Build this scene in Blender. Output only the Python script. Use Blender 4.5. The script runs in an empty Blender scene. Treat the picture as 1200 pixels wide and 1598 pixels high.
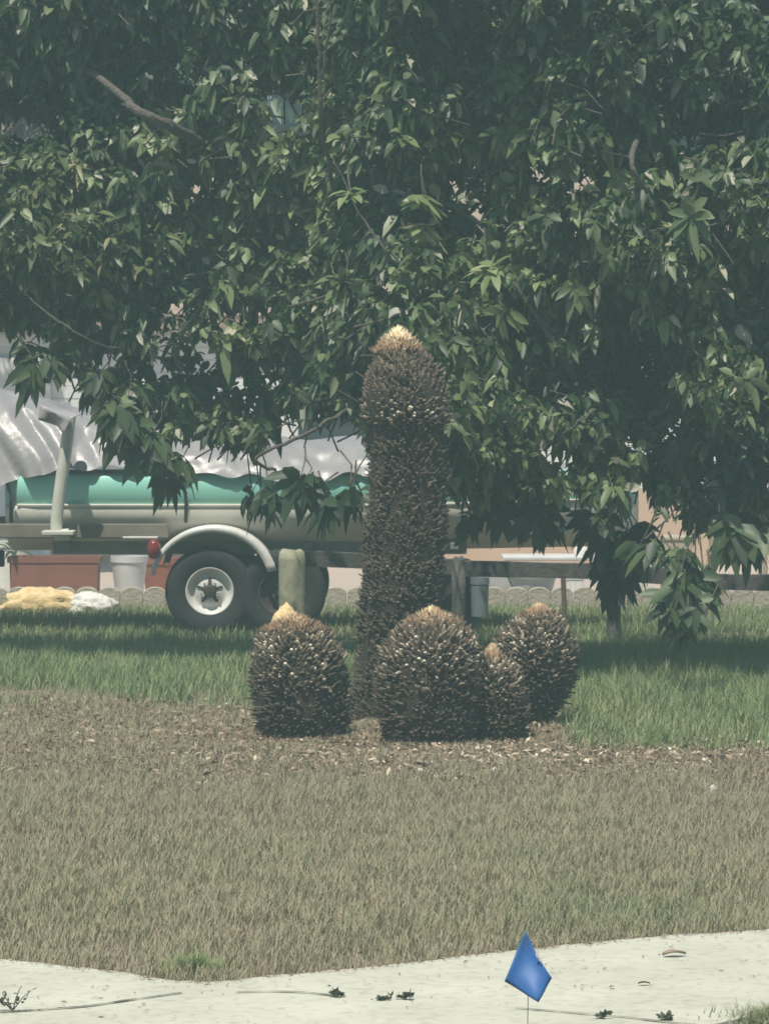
import bpy, bmesh, math, random
import numpy as np
from mathutils import Vector, Matrix, noise as mnoise
R = math.radians
random.seed(7); rng = np.random.default_rng(11)
S = bpy.context.scene
C = S.collection

# ------------------------------------------------------------------ camera
F = 5500.0; CX, CY = 600.0, 799.0; HOR = 605.0; CAMH = 1.72
PITCH = math.atan((CY-HOR)/F)
cam_d = bpy.data.cameras.new('camera'); cam = bpy.data.objects.new('camera', cam_d); C.objects.link(cam)
cam.location = (0, 0, CAMH); cam.rotation_euler = (R(90)-PITCH, 0, 0)
cam_d.sensor_fit = 'HORIZONTAL'; cam_d.sensor_width = 36; cam_d.lens = 36*F/1200
cam_d.clip_start = 0.1; cam_d.clip_end = 1000
S.camera = cam

# ------------------------------------------------------------------ sky, sun, exposure
SUN_EL, SUN_AZ = 66, 200          # azimuth clockwise from +Y (the view direction); 180 = behind the camera
w = bpy.data.worlds.new('World'); S.world = w; w.use_nodes = True
nt = w.node_tree; bg = nt.nodes['Background']
sky = nt.nodes.new('ShaderNodeTexSky'); sky.sky_type = 'NISHITA'; sky.sun_disc = False
sky.sun_elevation = R(SUN_EL); sky.sun_rotation = R(SUN_AZ)
nt.links.new(sky.outputs[0], bg.inputs[0]); bg.inputs[1].default_value = 0.10
sd = bpy.data.lights.new('sun', 'SUN'); sun = bpy.data.objects.new('sun', sd); C.objects.link(sun)
sd.energy = 4.6; sd.angle = R(0.5); sd.color = (1.0, 0.94, 0.82)
sv = Vector((math.sin(R(SUN_AZ))*math.cos(R(SUN_EL)), math.cos(R(SUN_AZ))*math.cos(R(SUN_EL)), math.sin(R(SUN_EL))))
sun.rotation_euler = sv.to_track_quat('Z', 'Y').to_euler()
S.view_settings.view_transform = 'Standard'; S.view_settings.look = 'None'
S.view_settings.gamma = 1; S.view_settings.exposure = 0.16; S.view_settings.use_curve_mapping = False
S.cycles.pixel_filter_type = 'GAUSSIAN'; S.cycles.filter_width = 1.9; S.cycles.max_bounces = 6; S.cycles.volume_bounces = 0; S.cycles.transparent_max_bounces = 4

# ------------------------------------------------------------------ helpers
_c, _s = math.cos(PITCH), math.sin(PITCH)
def P(px, py, d):
    """world point seen at photo pixel (px,py) lying at distance y=d"""
    u, v = (px-CX)/F, (CY-py)/F
    y = _c + v*_s; z = -_s + v*_c
    k = d/y
    return Vector((u*k, d, CAMH+z*k))
def G(px, py, z=0.0):
    u, v = (px-CX)/F, (CY-py)/F
    y = _c + v*_s; zz = -_s + v*_c
    k = (z-CAMH)/zz
    return Vector((u*k, y*k, z))
def tag(o, label, cat, group=None, kind=None):
    if label: o['label'] = label
    if cat: o['category'] = cat
    if group: o['group'] = group
    if kind: o['kind'] = kind
    return o
def empty(name, loc, label, cat, group=None, rz=0):
    o = bpy.data.objects.new(name, None); C.objects.link(o); o.location = loc; o.rotation_euler = (0, 0, rz)
    o.empty_display_size = 0.1
    return tag(o, label, cat, group)
def link(me, name, mats, parent=None, smooth=False):
    """mesh is in world coordinates; when parented, offset by the parent's location"""
    o = bpy.data.objects.new(name, me); C.objects.link(o)
    for m in (mats if isinstance(mats, (list, tuple)) else [mats]): me.materials.append(m)
    if smooth: me.polygons.foreach_set('use_smooth', [True]*len(me.polygons))
    if parent:
        o.parent = parent
        off = Vector((0, 0, 0)); p = parent
        while p: off += p.location; p = p.parent
        o.location = -off
    return o
def bm_obj(bm, name, mats, parent=None, smooth=False):
    me = bpy.data.meshes.new(name); bmesh.ops.recalc_face_normals(bm, faces=bm.faces[:]); bm.to_mesh(me); bm.free()
    return link(me, name, mats, parent, smooth)
def inst_mesh(name, V, faces, tint=None, mat_idx=None):
    """V (N,k,3) vertices of N copies of a template with the given faces"""
    N, k, _ = V.shape
    me = bpy.data.meshes.new(name)
    lt = np.concatenate([np.array(f) for f in faces]); ln = np.array([len(f) for f in faces])
    st = np.concatenate([[0], np.cumsum(ln)[:-1]])
    loops = (lt[None, :] + np.arange(N)[:, None]*k).ravel()
    starts = (st[None, :] + np.arange(N)[:, None]*len(lt)).ravel()
    me.vertices.add(N*k); me.vertices.foreach_set('co', V.reshape(-1).astype(np.float32))
    me.loops.add(len(loops)); me.loops.foreach_set('vertex_index', loops.astype(np.int32))
    me.polygons.add(len(starts)); me.polygons.foreach_set('loop_start', starts.astype(np.int32))
    if mat_idx is not None: me.polygons.foreach_set('material_index', np.tile(np.array(mat_idx, dtype=np.int32), N))
    me.update(calc_edges=True)
    if tint is not None:
        a = me.attributes.new('tint', 'FLOAT', 'POINT'); a.data.foreach_set('value', np.repeat(tint, k).astype(np.float32))
    return me
def nrm(a): return a/np.maximum(np.linalg.norm(a, axis=-1, keepdims=True), 1e-9)
def add_box(bm, c, s, rot=None, bev=0.0):
    r = bmesh.ops.create_cube(bm, size=1.0)
    vs = r['verts']
    m = Matrix.Translation(Vector(c)) @ (rot.to_4x4() if rot else Matrix.Identity(4)) @ Matrix.Diagonal((s[0], s[1], s[2], 1))
    bmesh.ops.transform(bm, matrix=m, verts=vs)
    if bev:
        es = list({e for v in vs for e in v.link_edges})
        bmesh.ops.bevel(bm, geom=es, offset=bev, segments=2, affect='EDGES', profile=0.5)
def add_tube(bm, pts, radii, seg=8, cap=True, flat=None):
    pts = [Vector(p) for p in pts]
    if not hasattr(radii, '__len__'): radii = [radii]*len(pts)
    rings = []; up = Vector((0.13, 0.31, 0.94))
    for i, p in enumerate(pts):
        t = (pts[min(i+1, len(pts)-1)]-pts[max(i-1, 0)]).normalized()
        a = t.cross(up)
        if a.length < 0.05: a = t.cross(Vector((1, 0, 0)))
        a.normalize(); b = t.cross(a)
        rings.append([bm.verts.new(p + (a*math.cos(2*math.pi*k/seg) + b*math.sin(2*math.pi*k/seg))*radii[i]) for k in range(seg)])
    for i in range(len(rings)-1):
        for k in range(seg):
            bm.faces.new((rings[i][k], rings[i][(k+1) % seg], rings[i+1][(k+1) % seg], rings[i+1][k]))
    if cap: bm.faces.new(rings[0][::-1]); bm.faces.new(rings[-1])
def smooth_path(pts, n=5, wob=0.0):
    out = []; pts = [Vector(p) for p in pts]
    for i in range(len(pts)-1):
        p0 = pts[max(i-1, 0)]; p1 = pts[i]; p2 = pts[i+1]; p3 = pts[min(i+2, len(pts)-1)]
        for k in range(n):
            t = k/n
            q = 0.5*((2*p1)+(p2-p0)*t+(2*p0-5*p1+4*p2-p3)*t*t+(3*p1-p0-3*p2+p3)*t**3)
            out.append(q+Vector((random.uniform(-1, 1), random.uniform(-1, 1), random.uniform(-1, 1)))*wob)
    out.append(pts[-1]); return out
def add_lathe(bm, prof, seg=24, M=None):
    rings = []
    for r, z in prof:
        rings.append([bm.verts.new((r*math.cos(2*math.pi*k/seg), r*math.sin(2*math.pi*k/seg), z)) for k in range(seg)])
    for i in range(len(rings)-1):
        for k in range(seg):
            bm.faces.new((rings[i][k], rings[i][(k+1) % seg], rings[i+1][(k+1) % seg], rings[i+1][k]))
    if M is not None: bmesh.ops.transform(bm, matrix=M, verts=[v for r in rings for v in r])
    return rings

# ------------------------------------------------------------------ materials
def mat(name, col, rough=0.8, var=None, scale=8.0, bump=0.0, bscale=30.0, metallic=0.0, spec=0.5, coords='Object'):
    m = bpy.data.materials.new(name); m.use_nodes = True; n = m.node_tree; b = n.nodes['Principled BSDF']
    b.inputs['Base Color'].default_value = (*col, 1); b.inputs['Roughness'].default_value = rough
    b.inputs['Metallic'].default_value = metallic; b.inputs['Specular IOR Level'].default_value = spec
    tc = n.nodes.new('ShaderNodeTexCoord')
    if var:
        nz = n.nodes.new('ShaderNodeTexNoise'); nz.inputs['Scale'].default_value = scale; nz.inputs['Detail'].default_value = 6
        nz.inputs['Roughness'].default_value = 0.65
        n.links.new(tc.outputs[coords], nz.inputs['Vector'])
        rp = n.nodes.new('ShaderNodeValToRGB'); rp.color_ramp.elements[0].position = 0.3; rp.color_ramp.elements[1].position = 0.7
        rp.color_ramp.elements[0].color = (*col, 1); rp.color_ramp.elements[1].color = (*var, 1)
        n.links.new(nz.outputs['Fac'], rp.inputs[0]); n.links.new(rp.outputs[0], b.inputs['Base Color'])
    if bump:
        nb = n.nodes.new('ShaderNodeTexNoise'); nb.inputs['Scale'].default_value = bscale; nb.inputs['Detail'].default_value = 5
        n.links.new(tc.outputs[coords], nb.inputs['Vector'])
        bp = n.nodes.new('ShaderNodeBump'); bp.inputs['Strength'].default_value = bump; bp.inputs['Distance'].default_value = 0.02
        n.links.new(nb.outputs['Fac'], bp.inputs['Height']); n.links.new(bp.outputs[0], b.inputs['Normal'])
    return m
def tint_mat(name, cols, rough=0.6, transl=0.0, patch=None, pscale=1.2, spec=0.5):
    """colour from the per-leaf 'tint' attribute through a ramp; optional large patches toward another colour"""
    m = bpy.data.materials.new(name); m.use_nodes = True; n = m.node_tree; b = n.nodes['Principled BSDF']
    at = n.nodes.new('ShaderNodeAttribute'); at.attribute_name = 'tint'
    rp = n.nodes.new('ShaderNodeValToRGB'); e = rp.color_ramp.elements
    while len(e) < len(cols): e.new(0.5)
    for i, (p, c) in enumerate(cols): e[i].position = p; e[i].color = (*c, 1)
    n.links.new(at.outputs['Fac'], rp.inputs[0]); col = rp.outputs[0]
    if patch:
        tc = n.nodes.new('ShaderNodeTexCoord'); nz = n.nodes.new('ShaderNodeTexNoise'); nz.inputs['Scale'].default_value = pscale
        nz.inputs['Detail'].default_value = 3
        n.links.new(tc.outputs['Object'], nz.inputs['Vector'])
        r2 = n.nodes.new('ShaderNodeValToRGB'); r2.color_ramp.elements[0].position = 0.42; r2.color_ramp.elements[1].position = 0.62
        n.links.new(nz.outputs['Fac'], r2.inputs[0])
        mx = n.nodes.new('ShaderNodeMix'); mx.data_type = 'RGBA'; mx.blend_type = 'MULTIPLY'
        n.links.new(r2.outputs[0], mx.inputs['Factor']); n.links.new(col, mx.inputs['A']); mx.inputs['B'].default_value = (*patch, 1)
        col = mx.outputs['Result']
    n.links.new(col, b.inputs['Base Color']); b.inputs['Roughness'].default_value = rough
    b.inputs['Specular IOR Level'].default_value = spec
    if transl:
        tr = n.nodes.new('ShaderNodeBsdfTranslucent'); ms = n.nodes.new('ShaderNodeMixShader'); ms.inputs[0].default_value = transl
        n.links.new(col, tr.inputs[0]); out = n.nodes['Material Output']
        n.links.new(b.outputs[0], ms.inputs[1]); n.links.new(tr.outputs[0], ms.inputs[2]); n.links.new(ms.outputs[0], out.inputs[0])
    return m
M = {}
M['bark'] = mat('bark', (0.07, 0.06, 0.05), 0.95, (0.15, 0.13, 0.105), 18, 1.0, 45)
M['post'] = mat('weathered post wood', (0.26, 0.26, 0.17), 0.9, (0.50, 0.48, 0.34), 11, 0.3, 90)
M['rail'] = mat('dark rail wood', (0.06, 0.055, 0.05), 0.85, (0.13, 0.12, 0.11), 9, 0.4, 50)
M['white'] = mat('white paint', (0.72, 0.72, 0.70), 0.5, (0.58, 0.58, 0.55), 6)
M['wallwhite'] = mat('white siding', (0.80, 0.80, 0.78), 0.6, (0.74, 0.74, 0.71), 3)
M['peach'] = mat('peach stucco', (0.62, 0.45, 0.33), 0.9, (0.55, 0.40, 0.29), 5, 0.3, 80)
M['roof'] = mat('tan shingle', (0.28, 0.21, 0.16), 0.95, (0.40, 0.31, 0.25), 9, 0.5, 60)
M['patio'] = mat('pink patio concrete', (0.50, 0.40, 0.33), 0.9, (0.42, 0.35, 0.30), 3, 0.2, 40)
M['teal'] = mat('teal hull paint', (0.33, 0.74, 0.63), .4, (0.36, 0.75, 0.64), 3)
M['hull'] = mat('grey hull', (0.58, 0.57, 0.50), 0.5, (0.68, 0.66, 0.58), 4)
M['rub'] = mat('black rub rail', (0.03, 0.03, 0.03), 0.6)
M['galv'] = mat('grey trailer steel', (0.17, 0.19, 0.17), 0.6, (0.25, 0.25, 0.22), 10)
M['bunk'] = mat('weathered bunk board', (0.17, 0.15, 0.13), 0.9, (0.25, 0.22, 0.18), 7)
M['rubber'] = mat('tyre rubber', (0.018, 0.018, 0.019), 0.85, (0.03, 0.03, 0.03), 20)
M['rim'] = mat('white wheel paint', (0.78, 0.79, 0.78), 0.4, (0.62, 0.60, 0.56), 14)
M['dark'] = mat('dark steel', (0.035, 0.03, 0.03), 0.7, (0.07, 0.05, 0.04), 20)
M['red'] = mat('red lamp plastic', (0.22, 0.02, 0.02), 0.3)
M['pale'] = mat('pale plastic pipe', (0.70, 0.70, 0.62), 0.5, (0.56, 0.56, 0.48), 6)
M['terra'] = mat('dull red planter', (0.24, 0.095, 0.07), 0.75, (0.29, 0.125, 0.09), 6)
M['terra2'] = mat('orange terracotta', (0.36, 0.13, 0.08), 0.85, (0.28, 0.10, 0.07), 9)
M['edge'] = mat('concrete edging', (0.36, 0.32, 0.25), 0.95, (0.48, 0.44, 0.36), 16, 0.5, 50)
M['soil'] = mat('potting soil', (0.05, 0.035, 0.025), 1.0)
M['slate'] = mat('grey blue plastic', (0.16, 0.20, 0.22), 0.6, (0.20, 0.24, 0.25), 5)
def yellow_rock():
    return mat('ochre stained limestone', (0.62, 0.42, 0.16), 0.95, (0.80, 0.66, 0.40), 14, 0.9, 30)
M['yrock'] = yellow_rock()
M['wrock'] = mat('white limestone', (0.62, 0.62, 0.60), 0.95, (0.82, 0.80, 0.72), 14, 0.9, 30)

# ------------------------------------------------------------------ ground
def m_ground():
    m = bpy.data.materials.new('soil and thatch'); m.use_nodes = True; n = m.node_tree; b = n.nodes['Principled BSDF']
    tc = n.nodes.new('ShaderNodeTexCoord')
    n1 = n.nodes.new('ShaderNodeTexNoise'); n1.inputs['Scale'].default_value = 1.1; n1.inputs['Detail'].default_value = 8
    n2 = n.nodes.new('ShaderNodeTexNoise'); n2.inputs['Scale'].default_value = 40; n2.inputs['Detail'].default_value = 4
    for q in (n1, n2): n.links.new(tc.outputs['Object'], q.inputs['Vector'])
    r1 = n.nodes.new('ShaderNodeValToRGB'); r1.color_ramp.elements[0].color = (0.13, 0.10, 0.07, 1); r1.color_ramp.elements[1].color = (0.31, 0.245, 0.18, 1)
    r1.color_ramp.elements[0].position = .35; r1.color_ramp.elements[1].position = .65
    n.links.new(n2.outputs[0], r1.inputs[0])
    mx = n.nodes.new('ShaderNodeMix'); mx.data_type = 'RGBA'; n.links.new(n1.outputs[0], mx.inputs['Factor'])
    n.links.new(r1.outputs[0], mx.inputs['A']); mx.inputs['B'].default_value = (0.19, 0.16, 0.11, 1)
    n.links.new(mx.outputs['Result'], b.inputs['Base Color']); b.inputs['Roughness'].default_value = 1
    bp = n.nodes.new('ShaderNodeBump'); bp.inputs['Strength'].default_value = .8; bp.inputs['Distance'].default_value = .03
    n.links.new(n2.outputs[0], bp.inputs['Height']); n.links.new(bp.outputs[0], b.inputs['Normal'])
    return m
def sheet(name, pts, z, m, th=0.0):
    bm = bmesh.new(); vs = [bm.verts.new((p[0], p[1], z)) for p in pts]; f = bm.faces.new(vs)
    if f.normal.z < 0: f.normal_flip()
    if th:
        r = bmesh.ops.extrude_face_region(bm, geom=[f]); vv = [g for g in r['geom'] if isinstance(g, bmesh.types.BMVert)]
        bmesh.ops.translate(bm, verts=vv, vec=(0, 0, -th))
    o = bm_obj(bm, name, m); o['kind'] = 'structure'; return o
sheet('ground', [(-90, -30), (90, -30), (90, 150), (-90, 150)], 0.0, m_ground())

# concrete walk
def m_concrete():
    m = bpy.data.materials.new('pale concrete'); m.use_nodes = True; n = m.node_tree; b = n.nodes['Principled BSDF']
    tc = n.nodes.new('ShaderNodeTexCoord')
    n1 = n.nodes.new('ShaderNodeTexNoise'); n1.inputs['Scale'].default_value = 2.2; n1.inputs['Detail'].default_value = 8
    n2 = n.nodes.new('ShaderNodeTexNoise'); n2.inputs['Scale'].default_value = 26; n2.inputs['Detail'].default_value = 6
    for q in (n1, n2): n.links.new(tc.outputs['Object'], q.inputs['Vector'])
    r1 = n.nodes.new('ShaderNodeValToRGB'); r1.color_ramp.elements[0].color = (0.46, 0.455, 0.365, 1); r1.color_ramp.elements[1].color = (0.565, 0.565, 0.46, 1)
    r1.color_ramp.elements[0].position = .3; r1.color_ramp.elements[1].position = .7
    n.links.new(n1.outputs[0], r1.inputs[0])
    r2 = n.nodes.new('ShaderNodeValToRGB'); r2.color_ramp.elements[0].color = (0.80, 0.80, 0.80, 1); r2.color_ramp.elements[1].color = (1, 1, 1, 1)
    r2.color_ramp.elements[0].position = .28; r2.color_ramp.elements[1].position = .5
    n.links.new(n2.outputs[0], r2.inputs[0])
    mx = n.nodes.new('ShaderNodeMix'); mx.data_type = 'RGBA'; mx.blend_type = 'MULTIPLY'; mx.inputs['Factor'].default_value = 1
    n.links.new(r1.outputs[0], mx.inputs['A']); n.links.new(r2.outputs[0], mx.inputs['B'])
    n.links.new(mx.outputs['Result'], b.inputs['Base Color']); b.inputs['Roughness'].default_value = .9
    bp = n.nodes.new('ShaderNodeBump'); bp.inputs['Strength'].default_value = .3; bp.inputs['Distance'].default_value = .01
    n.links.new(n2.outputs[0], bp.inputs['Height']); n.links.new(bp.outputs[0], b.inputs['Normal'])
    return m
M['concrete'] = m_concrete()
far_edge = [(-160, 1494), (-60, 1505), (0, 1512), (100, 1522), (200, 1534), (270, 1545), (330, 1549), (400, 1541), (500, 1532), (600, 1522), (700, 1510),
            (800, 1499), (900, 1488), (1000, 1478), (1100, 1471), (1200, 1465), (1300, 1459), (1400, 1455)]
near_edge = [(1400, 1560), (1300, 1575), (1215, 1592), (1175, 1601), (1130, 1612), (1080, 1620), (900, 1640), (600, 1660), (300, 1665), (0, 1660), (-160, 1650)]
fe = [G(x, y) for x, y in far_edge]; ne = [G(x, y) for x, y in near_edge]
def jit(ps):
    q = smooth_path(ps, 14); return [v+Vector((0, mnoise.noise(v*7)*0.02+mnoise.noise(v*25)*.008, 0)) for v in q]
jf = [Vector((-14, fe[0].y+1.2, 0))]+jit(fe)+[Vector((14, fe[-1].y+.6, 0))]
ne = [Vector((14, ne[0].y+.5, 0))]+smooth_path(ne, 4)+[Vector((-14, ne[-1].y, 0))]
slab = sheet('walkway', [tuple(v) for v in jf]+[tuple(v) for v in ne], 0.028, M['concrete'], 0.05)
sheet('patio', [(-20, 27.75), (20, 27.75), (20, 34.2), (-20, 34.2)], 0.006, M['patio'])
sheet('road', [(-80, -12), (80, -12), (80, 5.4), (-80, 5.4)], 0.004, mat('asphalt', (0.05, 0.05, 0.05), .95, (0.07, 0.07, 0.068), 12, .4, 60))
def edge_y(x):
    xs = np.array([v.x for v in jf]); ys = np.array([v.y for v in jf]); return np.interp(x, xs, ys)
def near_y(x):
    q = sorted(ne, key=lambda v: v.x); return np.interp(x, [v.x for v in q], [v.y for v in q])
# dirt-filled joints and cracks in the walkway
M['crack'] = mat('dirt in joints', (0.10, 0.095, 0.075), 1.0, (0.20, 0.185, 0.145), 30)
def joint(pix, wd, gaps=0.35):
    bm = bmesh.new(); pts = smooth_path([G(x, y, 0.031) for x, y in pix], 16)
    prev = None
    for i, p in enumerate(pts):
        t = (pts[min(i+1, len(pts)-1)]-pts[max(i-1, 0)]).normalized(); nn = Vector((-t.y, t.x, 0))
        ww = wd*(0.35+abs(mnoise.noise(p*9))*1.6+random.random()*.4)
        p = p + nn*mnoise.noise(p*6)*.012
        a, b = bm.verts.new(p+nn*ww), bm.verts.new(p-nn*ww)
        if prev and mnoise.noise(p*2.3+Vector((5, 0, 0))) > -gaps: bm.faces.new((prev[0], prev[1], b, a))
        prev = (a, b)
    bmesh.ops.delete(bm, geom=[v for v in bm.verts if not v.link_faces], context='VERTS')
    for v in bm.verts: v.co.z = 0.032
    o = bm_obj(bm, 'joint_dirt', M['crack']); o['kind'] = 'structure'
joint([(-60, 1584), (0, 1580), (130, 1571), (210, 1560), (285, 1550)], .006, .3)
joint([(370, 1549), (450, 1548), (520, 1554), (600, 1560), (700, 1567), (820, 1575), (960, 1587), (1090, 1601)], .005, .05)

# ------------------------------------------------------------------ grass
def blades(x, y, h, wd, lean, tint, z0=0.0, leanx=0.25):
    N = len(x); az = rng.uniform(0, 2*np.pi, N); ln = rng.uniform(0.1, 1, N)*lean
    base = np.stack([x, y, np.full(N, z0)], 1)
    d = np.stack([np.cos(az)*ln+leanx*lean, np.sin(az)*ln, np.ones(N)], 1); d = nrm(d)
    side = np.stack([np.cos(az+1.3), np.sin(az+1.3)*.4, np.zeros(N)], 1)*wd[:, None]*.5
    bend = np.stack([np.cos(az), np.sin(az), -0.6*np.ones(N)], 1)*(h*ln*.55)[:, None]
    mid = base+d*(h*.55)[:, None]; tip = base+d*h[:, None]+bend
    V = np.stack([base-side, base+side, mid+side*.8, mid-side*.8, tip], 1)
    return V, [(0, 1, 2, 3), (3, 2, 4)], tint
def vnoise(x, y, s, seed=0):
    return np.array([mnoise.noise(Vector((a*s+seed, b*s, seed*.7))) for a, b in zip(x, y)])
def field(n, y0, y1, spread=0.125, pad=0.5):
    y = np.sqrt(rng.uniform(y0*y0, y1*y1, n)); x = rng.uniform(-1, 1, n)*(spread*y+pad); return x, y
def pix(x, y):   # photo pixel of a ground point
    return CX+F*x/y, HOR+F*CAMH/y
# dry mown lawn
x, y = field(400000, 9.6, 19.5)
k = y > edge_y(x)+0.005+rng.uniform(-.02, .02, len(x)); x, y = x[k], y[k]
gn = vnoise(x, y, .9, 3); gn2 = vnoise(x, y, 3.1, 9)
px, py = pix(x, y)
litter = np.exp(-((py-1180-14*gn2)/52)**2)*np.clip(.8+.9*gn, .2, 1.2)*np.clip((px-60)/200, .25, 1)       # trodden leaf litter strip under the cycads
ll = np.clip((1180-py)/60, 0, 1)*np.clip((py-1040)/40, 0, 1)*(px < 420)
keep = rng.uniform(0, 1, len(x)) > np.clip(litter*.55+ll*.5, 0, .7)
green_r = np.clip((px-860)/60, 0, 1)*np.clip((1190-py)/30, 0, 1)
green_l = np.clip((1068+(px<0)*0-py+12*gn2)/16, 0, 1)*(px < 430)
isgreen = (green_r+green_l) > rng.uniform(.1, .9, len(x))
dry = keep & ~isgreen
x1, y1, g1, h1, px1, py1 = x[dry], y[dry], gn[dry], gn2[dry], px[dry], py[dry]
gz = .75*np.exp(-((px1-980)/230)**2-((py1-1440)/60)**2)+.5*np.exp(-((px1-560)/90)**2-((py1-1480)/35)**2)+.45*np.exp(-((px1-110)/160)**2-((py1-1440)/60)**2)+.7*np.exp(-((px1-300)/60)**2-((py1-1510)/30)**2)
tint = np.clip(.36+.22*g1+.14*h1+.36*gz-.14*np.clip((1380-py1)/120, 0, 1)+rng.normal(0, .16, len(x1)), 0, 1)
V, fcs, tint = blades(x1, y1, rng.uniform(.03, .075, len(x1))*(1+.5*h1+.35*vnoise(x1, y1, 9, 2)), rng.uniform(.002, .0048, len(x1)), .75, tint)
m_dry = tint_mat('dry lawn grass', [(0, (0.32, 0.265, 0.185)), (.3, (0.375, 0.335, 0.22)), (.6, (0.325, 0.32, 0.19)), (.85, (0.20, 0.26, 0.13)), (1, (0.14, 0.22, 0.09))], .8, .2)
o = link(inst_mesh('dry_grass', V, fcs, tint), 'dry_grass', m_dry); tag(o, 'dry olive brown mown lawn between the cycads and the pale walkway', 'grass', kind='stuff')
# verge tuft grass near side
x, y = field(26000, 7.6, 10.6, .14, .8); k = (y < near_y(x)-.01) & (y > 5.6); x, y = x[k], y[k]
tint = np.clip(.6+rng.normal(0, .2, len(x)), 0, 1)
V, fcs, tint = blades(x, y, rng.uniform(.03, .07, len(x)), rng.uniform(.003, .006, len(x)), .8, tint)
o = link(inst_mesh('verge_grass', V, fcs, tint), 'verge_grass', m_dry); tag(o, 'strip of short verge grass on the street side of the walkway', 'grass', kind='stuff')
# green unmown grass
x, y = field(330000, 16.4, 27.2, .125, .6)
gn2 = vnoise(x, y, 2.1, 9); px, py = pix(x, y)
green_r = np.clip((px-860-40*gn2)/60, 0, 1)*np.clip((1196+30*gn2-py)/45, 0, 1)
green_l = np.clip((1102+40*gn2-py)/50, 0, 1)*(px < 450)
green_m = np.clip((1090-py)/30, 0, 1)*(px >= 450)*(px < 900)
near = (y < 27.3)
k = ((green_r+green_l+green_m*.8) > rng.uniform(.05, .95, len(x))) & near & (rng.uniform(0, 1, len(x)) < np.where(y < 22.5, 1, .35))
x, y, px, py, gn2 = x[k], y[k], px[k], py[k], gn2[k]
hh = rng.uniform(.05, .15, len(x))*(1+.35*vnoise(x, y, 5, 4))*np.where(y > 22.5, .7, 1.0)*(1+.25*gn2)
hh *= np.where((px > 950) & (y > 18) & (y < 22), 1.35, 1)
tint = np.clip(.5+.3*gn2+rng.normal(0, .2, len(x)), 0, 1)
m_green = tint_mat('green lawn grass', [(0, (0.40, 0.37, 0.22)), (.25, (0.30, 0.34, 0.155)), (.6, (0.20, 0.28, 0.11)), (1, (0.14, 0.23, 0.085))], .6, .25)
V, fcs, tint = blades(x, y, hh, rng.uniform(.003, .0075, len(x)), .6, tint)
o = link(inst_mesh('green_grass', V, fcs, tint), 'green_grass', m_green); tag(o, 'taller green grass along the fence behind the cycads', 'grass', kind='stuff')

# leaf litter
N = 11000
lx = rng.normal(0.25, 1.25, N); ly = 16.6+rng.normal(0, .75, N)
x2, y2 = field(12000, 15.4, 19.2); lx = np.concatenate([lx, x2]); ly = np.concatenate([ly, y2])
k = (ly > 14.6) & (np.abs(lx) < 3.4); lx, ly = lx[k], ly[k]; N = len(lx)
def flakes(x, y, z, L, W, flat=.35):
    N = len(x); az = rng.uniform(0, 2*np.pi, N); el = rng.normal(0, flat, N)
    d = np.stack([np.cos(az)*np.cos(el), np.sin(az)*np.cos(el), np.sin(el)], 1)
    sd_ = nrm(np.stack([-np.sin(az), np.cos(az), rng.normal(0, .5, N)], 1))
    c = np.stack([x, y, z], 1)
    V = np.stack([c-d*L[:, None]*.5, c+sd_*W[:, None]*.5, c+d*L[:, None]*.5, c-sd_*W[:, None]*.5], 1)
    V[:, :, 2] = np.maximum(V[:, :, 2], .003); V[:, 1, 2] += W*.3; return V
V = flakes(lx, ly, rng.uniform(.008, .04, N), rng.uniform(.012, .05, N)*(1+.8*(rng.uniform(0,1,N)>.93)), rng.uniform(.005, .018, N))
tint = np.clip(rng.beta(1.4, 2.6, N), 0, 1)
m_lit = tint_mat('fallen leaves', [(0, (0.11, 0.07, 0.045)), (.35, (0.26, 0.185, 0.125)), (.7, (0.44, 0.34, 0.235)), (1, (0.75, 0.66, 0.50))], .7)
o = link(inst_mesh('leaf_litter', V, [(0, 1, 2, 3)], tint), 'leaf_litter', m_lit); tag(o, 'brown and straw coloured dead leaves scattered round the cycad bases', 'leaf litter', kind='stuff')

N = 1500
cx_ = rng.uniform(-1.9, 1.9, N); ey = edge_y(cx_); cy_ = ey-np.abs(rng.normal(0, .03, N))-.002; u_ = rng.uniform(0, 1, N) < .25; cy_[u_] = ey[u_]-rng.uniform(0, .9, u_.sum())
V = flakes(cx_, cy_, np.full(N, .033), rng.uniform(.006, .03, N), rng.uniform(.002, .006, N), .15); V[:, :, 2] = np.maximum(V[:, :, 2], .031)
o = link(inst_mesh('grass_clippings', V, [(0, 1, 2, 3)], np.clip(rng.beta(1.2, 3, N), 0, 1)), 'grass_clippings', m_lit); tag(o, 'dry grass clippings and grit scattered along the lawn edge of the walkway', 'clippings', kind='stuff')

# paler dry scraps in front of the offsets
N = 900
lx = rng.normal(.40, .60, N); ly = 16.15+rng.normal(0, .28, N)
V = flakes(lx, ly, rng.uniform(.02, .045, N), rng.uniform(.015, .06, N), rng.uniform(.008, .022, N))
o = link(inst_mesh('pale_litter', V, [(0, 1, 2, 3)], np.clip(rng.normal(.78, .18, N), 0, 1)), 'pale_litter', m_lit); tag(o, 'pale straw coloured leaf scraps scattered before the cycad offsets', 'leaf litter', kind='stuff')

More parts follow.
